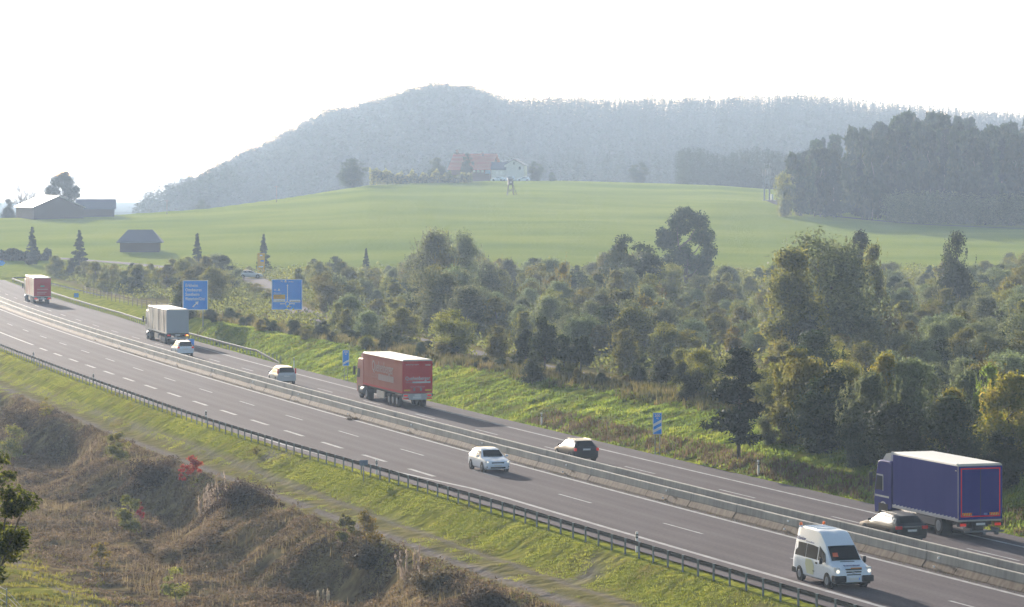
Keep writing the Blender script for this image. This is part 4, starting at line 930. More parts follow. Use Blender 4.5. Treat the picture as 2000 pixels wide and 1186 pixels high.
# ------------------------------------------------------------------ foliage
def leaf_cards(P_, N_, size, asp, rg, jit=.7, tval=None):
    """P_ centres, N_ preferred normals -> quads"""
    n = len(P_); N_ = N_ + rg.normal(0, jit, (n, 3)); N_ /= np.linalg.norm(N_, axis=1, keepdims=True) + 1e-9
    T = rg.normal(0, 1, (n, 3)); T -= (T * N_).sum(1, keepdims=True) * N_; T /= np.linalg.norm(T, axis=1, keepdims=True) + 1e-9
    B = np.cross(N_, T); s = size * rg.uniform(.6, 1.35, (n, 1)); a = T * s * asp; c = B * s
    V_ = np.stack([P_ - a * .5, P_ - c * .36 + a * .1, P_ + a * .5, P_ + c * .36 - a * .05], 1).reshape(-1, 3)
    F_ = np.arange(n * 4).reshape(n, 4); tv = rg.random(n) if tval is None else tval
    return V_, F_, np.repeat(tv, 4)
def crown_blobs(rg, h, w_, nb, base=.12, shape='round'):
    """blob centres and radii inside a crown outline of height h, width w_"""
    bl = []
    for i in range(nb):
        for _ in range(50):
            zf = rg.uniform(base, .93)
            if shape == 'round': rr = math.sqrt(max(0, 1 - ((zf - .52) / .5) ** 2))
            elif shape == 'wide': rr = math.sqrt(max(0, 1 - ((zf - .45) / .56) ** 2))
            elif shape == 'up': rr = (1 - zf) ** .45 * min(1, zf / .25 + .35)
            elif shape == 'column': rr = min(1, (1 - zf) * 3.2) * .9
            a = rg.uniform(0, 2 * math.pi); q = math.sqrt(rg.uniform(.15, 1)) * rr
            br = rg.uniform(.13, .27) * w_ * (1.2 - .55 * zf)
            x_ = math.cos(a) * max(q * w_ / 2 - br * .6, 0); y_ = math.sin(a) * max(q * w_ / 2 - br * .6, 0)
            bl.append((x_, y_, zf * h, br)); break
    return bl
def crown_mesh(name, seed, h, w_, nb, nl, size, shape='round', asp=1.6, base=.12, squash=.85, spikes=0, col_var=.35):
    rg = np.random.default_rng(seed); bl = crown_blobs(rg, h, w_, nb, base, shape)
    br = np.array([q[3] for q in bl]); pr = br ** 2 / (br ** 2).sum(); ch = rg.choice(len(bl), nl, p=pr)
    dv = rg.normal(0, 1, (nl, 3)); dv /= np.linalg.norm(dv, axis=1, keepdims=True)
    dv[:, 2] = np.where((dv[:, 2] < -.3) & (rg.random(nl) < .6), -dv[:, 2], dv[:, 2])
    rad = br[ch][:, None] * (rg.random((nl, 1)) ** .4) * rg.uniform(.75, 1.3, (nl, 1))
    C_ = np.array([q[:3] for q in bl])[ch]; P_ = C_ + dv * rad * np.array([1, 1, squash]); P_[:, 2] = np.maximum(P_[:, 2], h * .01)
    btint = rg.random(len(bl)); tv = np.clip(.5 + (btint[ch] - .5) * col_var * 1.6 + rg.normal(0, .16, nl), 0, 1)
    parts = [leaf_cards(P_, dv, size, asp, rg, .55, tv)]
    if spikes:           # upright shoots standing out of the top
        for i in range(spikes):
            a = rg.uniform(0, 2 * math.pi); q = math.sqrt(rg.random()) * w_ * .42; ht = h * rg.uniform(.10, .22); z_ = h * (rg.uniform(.55, .93) - .35 * (q / (w_ * .5)) ** 2)
            m = 26; f = rg.random(m); L_ = np.stack([math.cos(a) * q + rg.normal(0, .06 * (1 - f) + .02, m) * w_ * .12 + math.cos(a) * f * ht * .15, math.sin(a) * q + rg.normal(0, .06 * (1 - f) + .02, m) * w_ * .12 + math.sin(a) * f * ht * .15, z_ + f * ht], 1)
            parts.append(leaf_cards(L_, np.tile([math.cos(a), math.sin(a), .3], (m, 1)), size * .8, asp, rg, .5, np.clip(rg.normal(.65, .2, m), 0, 1)))
    V_ = []; F_ = []; T_ = []; o = 0
    for v, f, tt_ in parts: V_.append(v); F_.append(f + o); T_.append(tt_); o += len(v)
    return np_mesh(name, np.concatenate(V_), np.concatenate(F_), {'t': np.concatenate(T_)}), bl
bark = mat('bark', (.075, .062, .05), .9, noise=(4, .2, (.12, .10, .085)))
def trunk_mesh(seed, h, r0, bl, top=.75, nbr=7):
    rg = random.Random(seed); mb = MB(); pts = [Vector((0, 0, -.4))]; n = 5
    for i in range(1, n + 1): pts.append(Vector((rg.uniform(-1, 1) * h * .02 * i, rg.uniform(-1, 1) * h * .02 * i, h * top * i / n)))
    for i in range(n): mb.tube(pts[i], pts[i + 1], r0 * (1 - i / n * .8), r0 * (1 - (i + 1) / n * .8), n=7, cap=False)
    for q in sorted(bl, key=lambda b_: -b_[3])[:nbr]:
        e = Vector(q[:3]); s = pts[min(n, max(1, int(e.z / (h * top) * n * .7)))]
        m_ = (s + e) / 2 + Vector((0, 0, -.05 * h)); mb.tube(s, m_, r0 * .35, r0 * .22, n=5, cap=False); mb.tube(m_, e, r0 * .22, r0 * .08, n=5, cap=False)
    return mb.build('trunk', bark, me_only=True)
M_willow = leafmat('willow_leaf', [(.065, .085, .038), (.135, .165, .070), (.25, .275, .115)], .5)
M_olive = leafmat('olive_leaf', [(.070, .085, .020), (.155, .165, .034), (.30, .275, .055)], .52)
M_dark = leafmat('dark_leaf', [(.018, .032, .012), (.036, .056, .018), (.075, .085, .025)], .3)
M_yel = leafmat('yellowing_leaf', [(.11, .11, .018), (.21, .19, .025), (.36, .26, .04)], .5)
M_lime = leafmat('lime_leaf', [(.09, .13, .02), (.16, .20, .03), (.25, .28, .05)], .5)
M_con = leafmat('conifer_needle', [(.015, .026, .014), (.028, .042, .02), (.045, .06, .03)], .12)
M_brown = leafmat('brown_weed', [(.066, .044, .027), (.148, .106, .060), (.26, .195, .12)], .4)
M_red = leafmat('red_leaf', [(.20, .03, .02), (.36, .045, .03), (.42, .12, .05)], .4)
PROTO = {}
def proto(key, mm_, h, w_, nb, nl, size, **k):
    me, bl = crown_mesh('crown', hash(key) % 1000 if False else sum(map(ord, key)), h, w_, nb, nl, size, **k); me.materials.append(mm_)
    PROTO[key] = (me, trunk_mesh(len(key) + nb, h, h * .018 + .02, bl), h, w_)
# belt trees, unit height 10
for i in range(3):
    proto(f'willow{i}', M_willow, 10, 8.5 + i, 46, 17000, .21, shape=('round', 'up', 'up')[i], base=.05, spikes=40)
    proto(f'olive{i}', M_olive, 10, 6.5 + i, 40, 15000, .21, shape=('up', 'round', 'column')[i], base=.06, spikes=34)
    proto(f'yellow{i}', M_yel if i == 1 else M_olive, 10, 4.2 + i, 30, 10000, .20, shape=('column', 'up', 'up')[i], base=.06, spikes=20)
    proto(f'dark{i}', M_dark, 10, 6.5 + i, 40, 15000, .22, shape=('round', 'up', 'up')[i], base=.06, spikes=16)
for i in range(3):      # close shrubs, finer leaves
    proto(f'shrubw{i}', M_willow, 6, 4.6 + i * .8, 26, 13000, .15, shape=('up', 'round', 'up')[i], base=.03, spikes=46, asp=2.4)
    proto(f'shrubo{i}', (M_olive, M_yel, M_olive)[i], 6, 4.8 + i * .8, 26, 12000, .17, shape=('round', 'up', 'wide')[i], base=.03, spikes=30, asp=1.8)
    proto(f'shrubd{i}', M_dark, 6, 5.2 + i * .8, 28, 13000, .17, shape=('wide', 'round', 'up')[i], base=.02, spikes=14)
proto('lime', M_lime, 6, 3.2, 18, 7000, .16, shape='up', base=.1, spikes=16)
used = []
def tree(key, x, y, h, label, group=None, name='broadleaf_tree', cat='tree', wf=1.0, rz=None, z=None):
    cm, tm, ph, pw = PROTO[key]; s = h / ph * 1.09
    r = empty(name, (x, y, (gz(x, y) if z is None else z) - .05), random.uniform(0, 6.28) if rz is None else rz, label, cat, group, (s * wf, s * wf, s))
    for nm, me_ in (('crown', cm), ('trunk', tm)): link_mesh(nm, me_, None, r)
    return r
def tree_px(key, u_, vtop, Y, label, group=None, wf=1.0, name='broadleaf_tree', cat='tree', **k):
    x = at(u_, Y); zt = H - (vtop - HOR) * Y / FPX; return tree(key, x, Y, max(zt - gz(x, Y), 1.0), label, group, name, cat, wf, **k)
# skyline of the belt in photo columns
BU = [60, 90, 140, 200, 300, 380, 420, 470, 500, 560, 590, 640, 670, 700, 745, 800, 850, 890, 930, 960, 1010, 1070, 1110, 1160, 1200, 1260, 1300, 1340, 1400, 1450, 1500, 1540, 1600, 1660, 1700, 1760, 1800, 1850, 1900, 1950, 2000, 2150]
BV = [508, 500, 492, 505, 512, 502, 500, 505, 532, 535, 508, 500, 505, 520, 520, 500, 462, 470, 485, 500, 510, 500, 508, 505, 485, 488, 510, 515, 515, 522, 525, 505, 482, 490, 505, 520, 525, 505, 508, 500, 490, 490]
labels = {'willow': ('grey-green willow growing in the dense belt behind the motorway', 'willows in the belt behind the motorway'),
          'olive': ('olive green broadleaf tree growing in the dense belt behind the motorway', 'olive green trees in the belt behind the motorway'),
          'yellow': ('slender yellowish young tree growing in the dense belt behind the motorway', 'yellowish young trees in the belt'),
          'dark': ('dark green broadleaf tree growing in the dense belt behind the motorway', 'dark green trees in the belt behind the motorway')}
rb = random.Random(11)
rows = [(622, 44), (598, 44), (572, 44), (545, 44), (518, 44), (490, 44), (464, 44), (440, 46), (416, 48), (394, 50), (372, 54), (350, 58), (330, 62), (311, 66), (294, 70), (278, 76), (262, 84)]
FY = [262, 278, 294, 311, 330, 350, 372, 394, 416, 440, 464, 490, 518, 545, 622]; FV = [205, 182, 160, 140, 120, 102, 84, 68, 54, 42, 30, 18, 8, 0, 0]
SRY = [190, 240, 304, 370, 450, 530, 600, 655]; SRX = [36, 24, 7.4, -10, -28, -38, -46.5, -64]
for (Y, du) in rows:
    u_ = 60 if Y > 400 else 560
    while u_ < 2120:
        uj = u_ + rb.uniform(-.4, .4) * du; Yj = Y + rb.uniform(-11, 11)
        x = at(uj, Yj); dl = float(DL(x, Yj)); u_ += du * rb.uniform(.75, 1.15)
        lim = float(np.interp(Yj, [250, 290, 340, 400, 480, 520], [25, 25, 25, 22, 21, 20]))
        if dl < lim or abs(x - float(np.interp(Yj, SRY, SRX))) < 3.2: continue
        low = (495 < uj < 625 or 345 < uj < 430) and Yj < 470
        mid = 440 < uj < 530 and Yj < 600
        if uj < 330 and Yj < 500: continue
        if uj < 95 or (220 < uj < 325 and Yj > 560 and rb.random() < .6): continue
        side = float(np.interp(Yj, SRY, SRX)) > x and Yj < 312 and 900 < uj < 1500      # strip between the motorway and the side road stays low
        vt = float(np.interp(uj, BU, BV)) + float(np.interp(Yj, FY, FV)) + rb.uniform(0, 26)
        if Yj < 345 and uj < 760: vt += 30
        if mid: vt = max(vt, 551 + rb.uniform(0, 10) + (600 - Yj) * .25)
        if low: vt = max(vt, 634 + rb.uniform(0, 12))
        zt = H - (vt - HOR) * Yj / FPX; h = zt - gz(x, Yj)
        if side: h = min(h, rb.uniform(1.2, 2.6))
        if h < 1.2: continue
        kd = rb.choices(['willow', 'olive', 'yellow', 'dark'], [.40, .30, .16, .14] if uj > 640 else [.15, .4, .3, .15])[0]
        key = kd + str(rb.randrange(3)); wf = rb.uniform(.95, 1.3) * (1.0 if h > 6 else 1.2) * (1.25 if kd == 'yellow' else 1)
        tree(key, x, Yj, min(h, 13), labels[kd][0], labels[kd][1], {'willow': 'willow_tree', 'olive': 'broadleaf_tree', 'yellow': 'young_tree', 'dark': 'dark_tree'}[kd], wf=wf)
# named trees of the belt
tree_px('willow1', 850, 460, 470, 'tall round tree breaking the skyline of the belt above the red truck', wf=.95)
tree_px('willow2', 905, 468, 480, 'second tall tree of the belt, just right of the round one above the red truck', wf=.75)
tree_px('willow0', 1612, 476, 330, 'biggest broad bushy willow rising from the belt right of the middle', wf=1.15)
tree_px('olive0', 1548, 505, 322, 'olive tree leaning against the left flank of the biggest willow', wf=1.2)
tree_px('dark1', 1680, 466, 430, 'dark tree tops peeping over the big bushy willow on the right', wf=.7)
tree_px('dark2', 1870, 466, 420, 'loose dark tree standing out against the shaded field on the right', wf=.7)
tree_px('dark0', 1235, 470, 480, 'low reddish-brown tree left of the large oak', wf=1.3)
tree_px('olive0', 1705, 492, 380, 'light yellow-green tree in front of the dark tree tops on the right', wf=.6)
tree_px('yellow1', 1100, 515, 440, 'light green pointed tree left of the belt centre skyline', wf=.8)
tree_px('olive1', 885, 612, 318, 'solitary half-round green bush behind the red truck', wf=1.45, name='bush', cat='bush')
tree_px('dark1', 360, 555, 415, 'dark round bush left of the exit sign', wf=1.3, name='bush', cat='bush')
tree_px('dark1', 1590, 660, 262, 'dark rounded bush with olive rim in the right part of the belt', wf=1.5, name='bush', cat='bush')

def undergrowth(name, n, seed, mm_, label, y0=250, y1=640):
    rg = np.random.default_rng(seed); yy = rg.uniform(y0, y1, n); uu_ = rg.uniform(90, 2150, n); xx = (uu_ - 1000) * yy / FPX; dd_ = DL(xx, yy); sr = np.abs(xx - np.interp(yy, SRY, SRX))
    hh = (fbm(xx / 4., yy / 4.) - .30) * 5.0; ok = (dd_ > np.interp(yy, [250, 340, 400, 480], [30, 27, 23, 21])) & (sr > 2.6) & (hh > .1) & ~((uu_ < 330) & (yy < 500)) & (rg.random(n) < (yy - 180) / 300)
    xx, yy, hh = xx[ok], yy[ok], hh[ok]; m = len(xx); z = ground(xx, yy) + hh * rg.random(m) ** .6
    v, f, t_ = leaf_cards(np.stack([xx, yy, z], 1), rg.normal(0, 1, (m, 3)) + np.array([0, -.4, .6]), .27, 1.5, rg, .6, np.clip(fbm(xx / 6., yy / 6.) * .8 + rg.normal(-.05, .15, m), 0, 1))
    me = np_mesh(name, v, f, {'t': t_}); return tag(link_mesh(name, me, mm_), label, 'undergrowth', kind='stuff')
undergrowth('undergrowth', 330000, 31, M_olive, 'low green undergrowth between the trees of the belt')
# large solitary oak in the field edge
def oak(x, y, h, w_, label, seed, rz=0):
    rg = np.random.default_rng(seed)
    bl = [(-.30, .1, .56, .17), (-.14, 0, .80, .15), (-.05, .1, .90, .11), (.02, -.1, .93, .09), (.24, 0, .80, .16), (.34, .1, .62, .16), (.40, 0, .44, .14), (.28, -.1, .30, .15), (.05, .1, .30, .16), (-.12, 0, .38, .15), (-.38, 0, .66, .10), (-.20, .1, .62, .15), (.18, .1, .60, .11), (.20, .15, .20, .13), (.36, .1, .26, .12), (-.42, .0, .55, .07), (.12, 0, .88, .09)]
    bl = [(a * w_, c * w_, z_ * h, r_ * w_ * 1.12) for a, c, z_, r_ in bl + [(0, .1, .45, .12), (.06, .1, .76, .10), (-.02, 0, .70, .09), (-.3, 0, .34, .09)]]; br = np.array([q[3] for q in bl]); nl = 15000
    ch = rg.choice(len(bl), nl, p=br ** 2 / (br ** 2).sum()); dv = rg.normal(0, 1, (nl, 3)); dv /= np.linalg.norm(dv, axis=1, keepdims=True)
    P_ = np.array([q[:3] for q in bl])[ch] + dv * br[ch][:, None] * (rg.random((nl, 1)) ** .4) * rg.uniform(.8, 1.15, (nl, 1))
    v, f, t_ = leaf_cards(P_, dv, h * .024, 1.3, rg, .6, np.clip(rg.normal(.5, .2, nl), 0, 1))
    me = np_mesh('crown', v, f, {'t': t_}); me.materials.append(M_dark)
    r = empty('oak_tree', (x, y, gz(x, y) - .1), rz, label, 'tree'); link_mesh('crown', me, None, r); link_mesh('trunk', trunk_mesh(seed, h, h * .035, bl, .6, 12), None, r)
Y = 560; x = at(1338, Y); oak(x, Y, H - (402 - HOR) * Y / FPX - gz(x, Y), 118 * Y / FPX, 'large dark oak with gaps in its crown standing above the belt against the field', 5)
Y = 985; x = at(125, Y); oak(x, Y, 15.5, 78 * Y / FPX, 'large dark tree with ragged crown behind the farm on the left skyline', 9, rz=2.6)
# bare tree
Y = 990; x = at(55, Y); r = empty('bare_tree', (x, Y, gz(x, Y)), 0, 'thin nearly bare tree on the left skyline beside the large dark tree', 'tree')
mb = MB(); rr_ = random.Random(4)
def twig(p, dr, L_, rad, dep):
    e = p + dr * L_; mb.tube(p, e, rad, rad * .65, n=4, cap=False)
    if dep:
        for _ in range(3 if dep > 1 else 4):
            nd = (dr + Vector((rr_.uniform(-.7, .7), rr_.uniform(-.7, .7), rr_.uniform(-.1, .5)))).normalized(); twig(p + dr * L_ * rr_.uniform(.5, 1), nd, L_ * rr_.uniform(.55, .75), rad * .6, dep - 1)
for off_ in (-1.5, 1.6): twig(Vector((off_, 0, 0)), Vector((off_ * .03, 0, 1)).normalized(), 5.2, .26, 5)
mb.build('branches', bark, r)
rg = np.random.default_rng(3); P_ = rg.normal(0, 1, (500, 3)) * np.array([2.6, 2, 3.0]) + np.array([0, 0, 8])
v, f, t_ = leaf_cards(P_, rg.normal(0, 1, (500, 3)), .28, 1.2, rg); me = np_mesh('crown', v, f, {'t': t_}); me.materials.append(M_brown); link_mesh('crown', me, None, r)

# round tree, hedge and farm trees on the crest
tree_px('dark0', 688, 314, 1075, 'round dark tree alone on the crest left of the farm', wf=1.85)
tree_px('dark0', 912, 303, 1120, 'tree in front of the red tiled barn roof', wf=.8)
tree_px('dark2', 855, 312, 1110, 'spreading tree left of the red roofed barn', wf=1.3)
tree_px('dark0', 1047, 318, 1150, 'tree right of the white farmhouse', wf=1.2)
tree_px('dark1', 1078, 338, 1140, 'low bush at the right end of the hilltop farm', wf=1.5, name='bush', cat='bush')
tree_px('dark0', 1248, 320, 1210, 'rounded tree beyond the crest left of the second wood', wf=1.5)
tree_px('dark2', 15, 392, 960, 'bush at the left end of the farm shed', wf=1.0, name='bush', cat='bush')
tree_px('dark0', 217, 403, 940, 'bush at the right end of the low farm shed', wf=1.0, name='bush', cat='bush')
tree_px('dark0', 395, 396, 1150, 'small dark tree on the field crest at the foot of the wooded hill', wf=1.0)
tree_px('dark2', 1040, 690, 280, 'dense low shrub under the clipped trees', wf=1.1, name='bush', cat='bush')
def stuff_cards(name, P_, N_, size, asp, mm_, seed, label=None, tv=None, jit=.6):
    rg = np.random.default_rng(seed); v, f, t_ = leaf_cards(np.asarray(P_, float), np.asarray(N_, float), size, asp, rg, jit, tv)
    me = np_mesh(name, v, f, {'t': t_}); return link_mesh(name, me, mm_)
rg = np.random.default_rng(21); hp = []
for i in range(9000):
    s = rg.random(); u_ = 722 + s * 200; Y = 1085 + s * 15 + rg.uniform(-2.5, 2.5); top = 3.6 - s * 1.4 + 1.0 * vn(np.array([s * 14]), np.array([1.]))[0]
    x = at(u_, Y); top = max(.5, top * (.6 + .7 * vn(np.array([s * 17]), np.array([5.]))[0]) * (.8 + .4 * vn(np.array([s * 70]), np.array([8.]))[0])); hp.append((x, Y + rg.normal(0, 1.2), gz(x, Y) + rg.random() ** .7 * top))
o = stuff_cards('hedge', hp, rg.normal(0, 1, (9000, 3)), .55, 1.4, M_olive, 3); tag(o, 'long low hedge running up to the hilltop farm', 'hedge')
hp = []
for i in range(5200):
    u_ = -60 + rg.random() * 160; Y = 688 + rg.uniform(-2, 2); x = at(u_, Y); hp.append((x, Y, gz(x, Y) + rg.random() * (.8 + 1.8 * vn(np.array([u_ / 9.]), np.array([2.]))[0])))
o = stuff_cards('hedge', hp, rg.normal(0, 1, (5200, 3)), .5, 1.4, M_dark, 4); tag(o, 'dark low hedge behind the grass strip at the left edge', 'hedge')

# conifers
def spruce_mesh(seed, h, w_, nl, size, base=.05):
    rg = np.random.default_rng(seed); nb_ = 130; bz = base + (.97 - base) * rg.random(nb_) ** 1.15; ba = rg.uniform(0, 2 * np.pi, nb_); bl_ = (1 - bz) ** .85 * w_ / 2 * rg.uniform(.55, 1.2, nb_) + .12
    ch = rg.choice(nb_, nl, p=(bl_ + .25) / (bl_ + .25).sum()); f = rg.random(nl) ** .7; r_ = bl_[ch] * f
    P_ = np.stack([np.cos(ba[ch]) * r_, np.sin(ba[ch]) * r_, bz[ch] * h - r_ * .30 + f ** 2 * .12 * bl_[ch]], 1) + rg.normal(0, 1, (nl, 3)) * (.07 + .13 * (1 - f[:, None])) * np.array([1, 1, .7]) * w_ / 4.4
    N_ = np.stack([np.cos(ba[ch]) * .4, np.sin(ba[ch]) * .4, np.full(nl, .9)], 1)
    v, f_, t_ = leaf_cards(P_, N_, size, 2.0, rg, .55, np.clip(rg.normal(.45, .2, nl), 0, 1)); me = np_mesh('crown', v, f_, {'t': t_}); me.materials.append(M_con); return me
sp_tr = MB().tube((0, 0, -.4), (0, 0, 9.5), .16, .03, n=6).build('trunk', bark, me_only=True)
for i in range(3): PROTO[f'spruce{i}'] = (spruce_mesh(40 + i, 10, 4.4 + i * .6, 6500, .27), sp_tr, 10, 4.6)
for (u_, v_, Y, wf, l) in ((63, 447, 672, .95, 'small spruce alone in the meadow near the left edge'), (155, 452, 655, .95, 'small spruce in the meadow left of the hipped barn'), (385, 460, 640, .75, 'slim spruce right of the hipped barn'),
                       (515, 460, 640, .75, 'slim spruce beside the tall yellow sign'), (715, 488, 600, .7, 'small pointed tree left of the tall round belt tree')):
    tree_px(f'spruce{u_ % 3}', u_, v_, Y, l, None, wf, 'spruce_tree')
# dark pine near the right end of the green slope
rg = np.random.default_rng(77); h = 7.6; P_ = []; N_ = []; mb = MB(); mb.tube((0, 0, -.3), (.1, 0, h * .95), .14, .04, n=7)
for k_ in range(46):
    zf = .16 + .8 * rg.random(); a = rg.uniform(0, 2 * np.pi); L_ = 2.5 * (1 - zf) ** .5 * rg.uniform(.6, 1.1); z_ = zf * h; e = np.array([np.cos(a) * L_, np.sin(a) * L_, z_ + L_ * .22])
    mb.tube((0, 0, z_), tuple(e), .045, .015, n=4, cap=False); n_ = 230; f = rg.random(n_) ** .6
    q = np.stack([f * e[0], f * e[1], z_ + (e[2] - z_) * f], 1) + rg.normal(0, .2, (n_, 3)) * np.array([1.2, 1.2, .6]); P_.append(q); N_.append(np.tile([0, 0, 1.], (n_, 1)))
v, f, t_ = leaf_cards(np.concatenate(P_), np.concatenate(N_), .17, 2.6, rg, .8); me = np_mesh('crown', v, f, {'t': t_}); me.materials.append(M_con)
x = at(1442, 222); r = empty('pine_tree', (x, 222, gz(x, 222) - .2), 0, 'dark open pine at the right end of the green embankment', 'tree'); link_mesh('crown', me, None, r); mb.build('trunk', bark, r)
zt = H - (672 - HOR) * 222 / FPX; sc = (zt - gz(x, 222)) / h; r.scale = (sc, sc, sc)
# four clipped trees
def clipped(u_, vb, vt, vs, w_px, Y, label, seed):
    x = at(u_, Y); z = gz(x, Y); k = Y / FPX; rg = np.random.default_rng(seed); ht = H - (vt - HOR) * k - z; hs = H - (vs - HOR) * k - z; hw_ = w_px * k / 2 * 1.3
    r = empty('clipped_tree', (x, Y, z), 0, label, 'tree', 'four clipped trees on the embankment crest'); nb = 11; bl = []
    for i in range(nb):
        zf = (i + .5) / nb; a = rg.uniform(0, 6.28); rr = (.55 + .45 * math.sin(math.pi * min(1, zf * 1.1 + .15))); bl.append((math.cos(a) * hw_ * .42 * rr, math.sin(a) * hw_ * .42 * rr, hs + (ht - hs) * (.1 + .8 * zf), hw_ * .55 * rr))
    br = np.array([q[3] for q in bl]); nl = 6500; ch = rg.choice(nb, nl, p=br ** 2 / (br ** 2).sum()); dv = rg.normal(0, 1, (nl, 3)); dv /= np.linalg.norm(dv, axis=1, keepdims=True)
    P_ = np.array([q[:3] for q in bl])[ch] + dv * br[ch][:, None] * (rg.random((nl, 1)) ** .3) * rg.uniform(.85, 1.12, (nl, 1))
    v, f, t_ = leaf_cards(P_, dv, .15, 1.5, rg, .5); me = np_mesh('crown', v, f, {'t': t_}); me.materials.append(M_dark); link_mesh('crown', me, None, r)
    m2 = MB(); m2.tube((0, 0, -.3), (0, 0, hs), .09, .07, n=7).tube((0, 0, hs), (.1, 0, ht * .9), .07, .03, n=6)
    for q in bl[:6]: m2.tube((0, 0, hs), q[:3], .035, .015, n=4, cap=False)
    m2.build('trunk', bark, r)
clipped(1027, 730, 643, 700, 40, 290, 'leftmost clipped dark tree of the four on the embankment crest', 1)
clipped(1064, 738, 616, 705, 58, 286, 'tallest clipped dark tree of the four on the embankment crest', 2)
clipped(1102, 735, 655, 705, 42, 289, 'third clipped dark tree from the left, between the tallest and the rounded one', 3)
clipped(1134, 742, 658, 708, 48, 284, 'rightmost rounded clipped tree of the four, on a thin bare stem', 4)

# right-hand shrubs next to the road
SH = [('shrubw0', 1500, 800, 214, .9, 'low grey-green willow shrub at the foot of the dark pine'), ('shrubo0', 1560, 695, 222, .9, 'tall yellow-green shrub right of the dark pine'), ('shrubd0', 1610, 735, 214, 1.1, 'wide dark shrub behind the far verge, right of the delineator'),
      ('shrubo2', 1655, 720, 224, .9, 'tall olive shrub with pointed shoots in the middle of the right thicket'), ('shrubw2', 1700, 740, 210, .9, 'grey-green willow with upright shoots above the blue truck cab'), ('shrubo1', 1730, 705, 224, .85, 'yellowish shrub above the blue truck cab'),
      ('shrubw1', 1785, 712, 222, .9, 'pale grey-green shrub with tall feathery tips above the truck'), ('shrubd1', 1760, 800, 204, 1.2, 'dark shrub directly behind the front of the blue truck'), ('shrubd2', 1850, 790, 200, 1.2, 'dark shrub directly behind the rear half of the blue truck'),
      ('shrubo1', 1860, 770, 212, 1.0, 'yellowish grassy bush above the rear of the truck'), ('shrubw2', 1890, 735, 222, .8, 'grey-green shrub left of the lime tree near the right edge'), ('shrubo1', 1975, 745, 205, 1.2, 'large yellow-green bush at the right edge'),
      ('shrubd0', 1960, 850, 192, 1.2, 'dark bush at the right edge behind the truck'), ('shrubd1', 1680, 835, 203, 1.0, 'low dark shrub on the verge left of the blue truck cab'), ('shrubo0', 1590, 800, 207, .7, 'low yellow-leaved shrub on the verge in front of the wide dark shrub'),
      ('shrubd2', 1300, 705, 268, 1.1, 'dark bush on the crest right of the clipped trees'), ('shrubd0', 1250, 700, 272, .9, 'rounded olive-dark bush next to the clipped trees'), ('shrubo2', 1365, 690, 256, 1.0, 'olive bush on the crest left of the dark pine'), ('shrubd1', 1340, 715, 252, .9, 'bush on the crest above the 200 m sign')]
for (k_, u_, v_, Y, wf, l) in SH:
    while DL(at(u_, Y), Y) < 16.0: Y += 2
    tree_px(k_, u_, v_, Y, l, None, wf, 'shrub', 'shrub')
tree_px('lime', 1932, 722, 214, 'bright lime green young tree near the right edge', wf=.9)
for i in range(34):
    u_ = 1470 + 17 * i + rb.uniform(-12, 12); Y = rb.choice([206, 213, 222, 232, 242]); x = at(u_, Y); 
    if DL(x, Y) < 16.5: continue
    vt = 740 + (242 - Y) * 3.2 + rb.uniform(-25, 35); kd = rb.choice(['shrubw', 'shrubo', 'shrubd', 'shrubd'])
    tree_px(kd + str(rb.randrange(3)), u_, vt, Y, {'shrubw': 'grey-green willow shrub filling the thicket beside the far verge', 'shrubo': 'olive shrub filling the thicket beside the far verge', 'shrubd': 'dark green shrub filling the thicket beside the far verge'}[kd],
            {'shrubw': 'willow shrubs in the right thicket', 'shrubo': 'olive shrubs in the right thicket', 'shrubd': 'dark shrubs in the right thicket'}[kd], rb.uniform(.8, 1.2), 'shrub', 'shrub')

for i in range(46):
    Y = rb.uniform(262, 410); dl = float(np.interp(Y, [262, 330, 370, 410], [19.8, 17.6, 15.6, 15.5])) + rb.uniform(-.5, 4.0); x = rp(Y, dl); u_ = 1000 + FPX * x / Y
    h = rb.uniform(.7, 1.7) * (1 if Y > 320 else .85); kd = rb.choice(['shrubd', 'shrubo', 'shrubd'])
    tree(kd + str(rb.randrange(3)), x, Y, h, 'low dark bush in the weeds along the embankment crest' if kd == 'shrubd' else 'low olive bush in the weeds along the embankment crest', 'dark bushes along the embankment crest' if kd == 'shrubd' else 'olive bushes along the embankment crest', 'shrub', 'shrub', wf=rb.uniform(1.0, 1.7))
tree_px('olive1', 462, 521, 592, 'bush half hiding the silver car on the side road', wf=1.3, name='bush', cat='bush')
for (u_, v_, Y, l) in ((503, 556, 500, 'bush between the two big blue signs, left one'), (522, 566, 482, 'bush between the two big blue signs, right next to the roundabout sign'), (488, 552, 540, 'bush in front of the side road left of the roundabout sign')):
    tree_px('olive1', u_, v_, Y, l, None, 1.5, 'bush', 'bush')
# near tree at the left edge
rg = np.random.default_rng(55); Y = 92; x = -15.5; zg = gz(x, Y); r = empty('broadleaf_tree', (x, Y, zg - .2), 0, 'close green broadleaf tree reaching into the left edge', 'tree')
bl = []
for i in range(150):
    zf = rg.random(); z_ = 8.4 + 4.0 * zf; rr = 2.55 * math.sqrt(max(.05, 1 - ((zf - .42) / .62) ** 2)); a = rg.uniform(0, 6.28); q = math.sqrt(rg.random()) * rr; bl.append((math.cos(a) * q, math.sin(a) * q, z_ - zg, rg.uniform(.2, .5)))
br = np.array([q[3] for q in bl]); nl = 34000; ch = rg.choice(len(bl), nl, p=br ** 2 / (br ** 2).sum()); dv = rg.normal(0, 1, (nl, 3)); dv /= np.linalg.norm(dv, axis=1, keepdims=True)
P_ = np.array([q[:3] for q in bl])[ch] + dv * br[ch][:, None] * (rg.random((nl, 1)) ** .5) * np.array([1, 1, .7])
v, f, t_ = leaf_cards(P_, dv * .3 + np.array([0, 0, .6]), .085, 1.7, rg, .8); me = np_mesh('crown', v, f, {'t': t_})
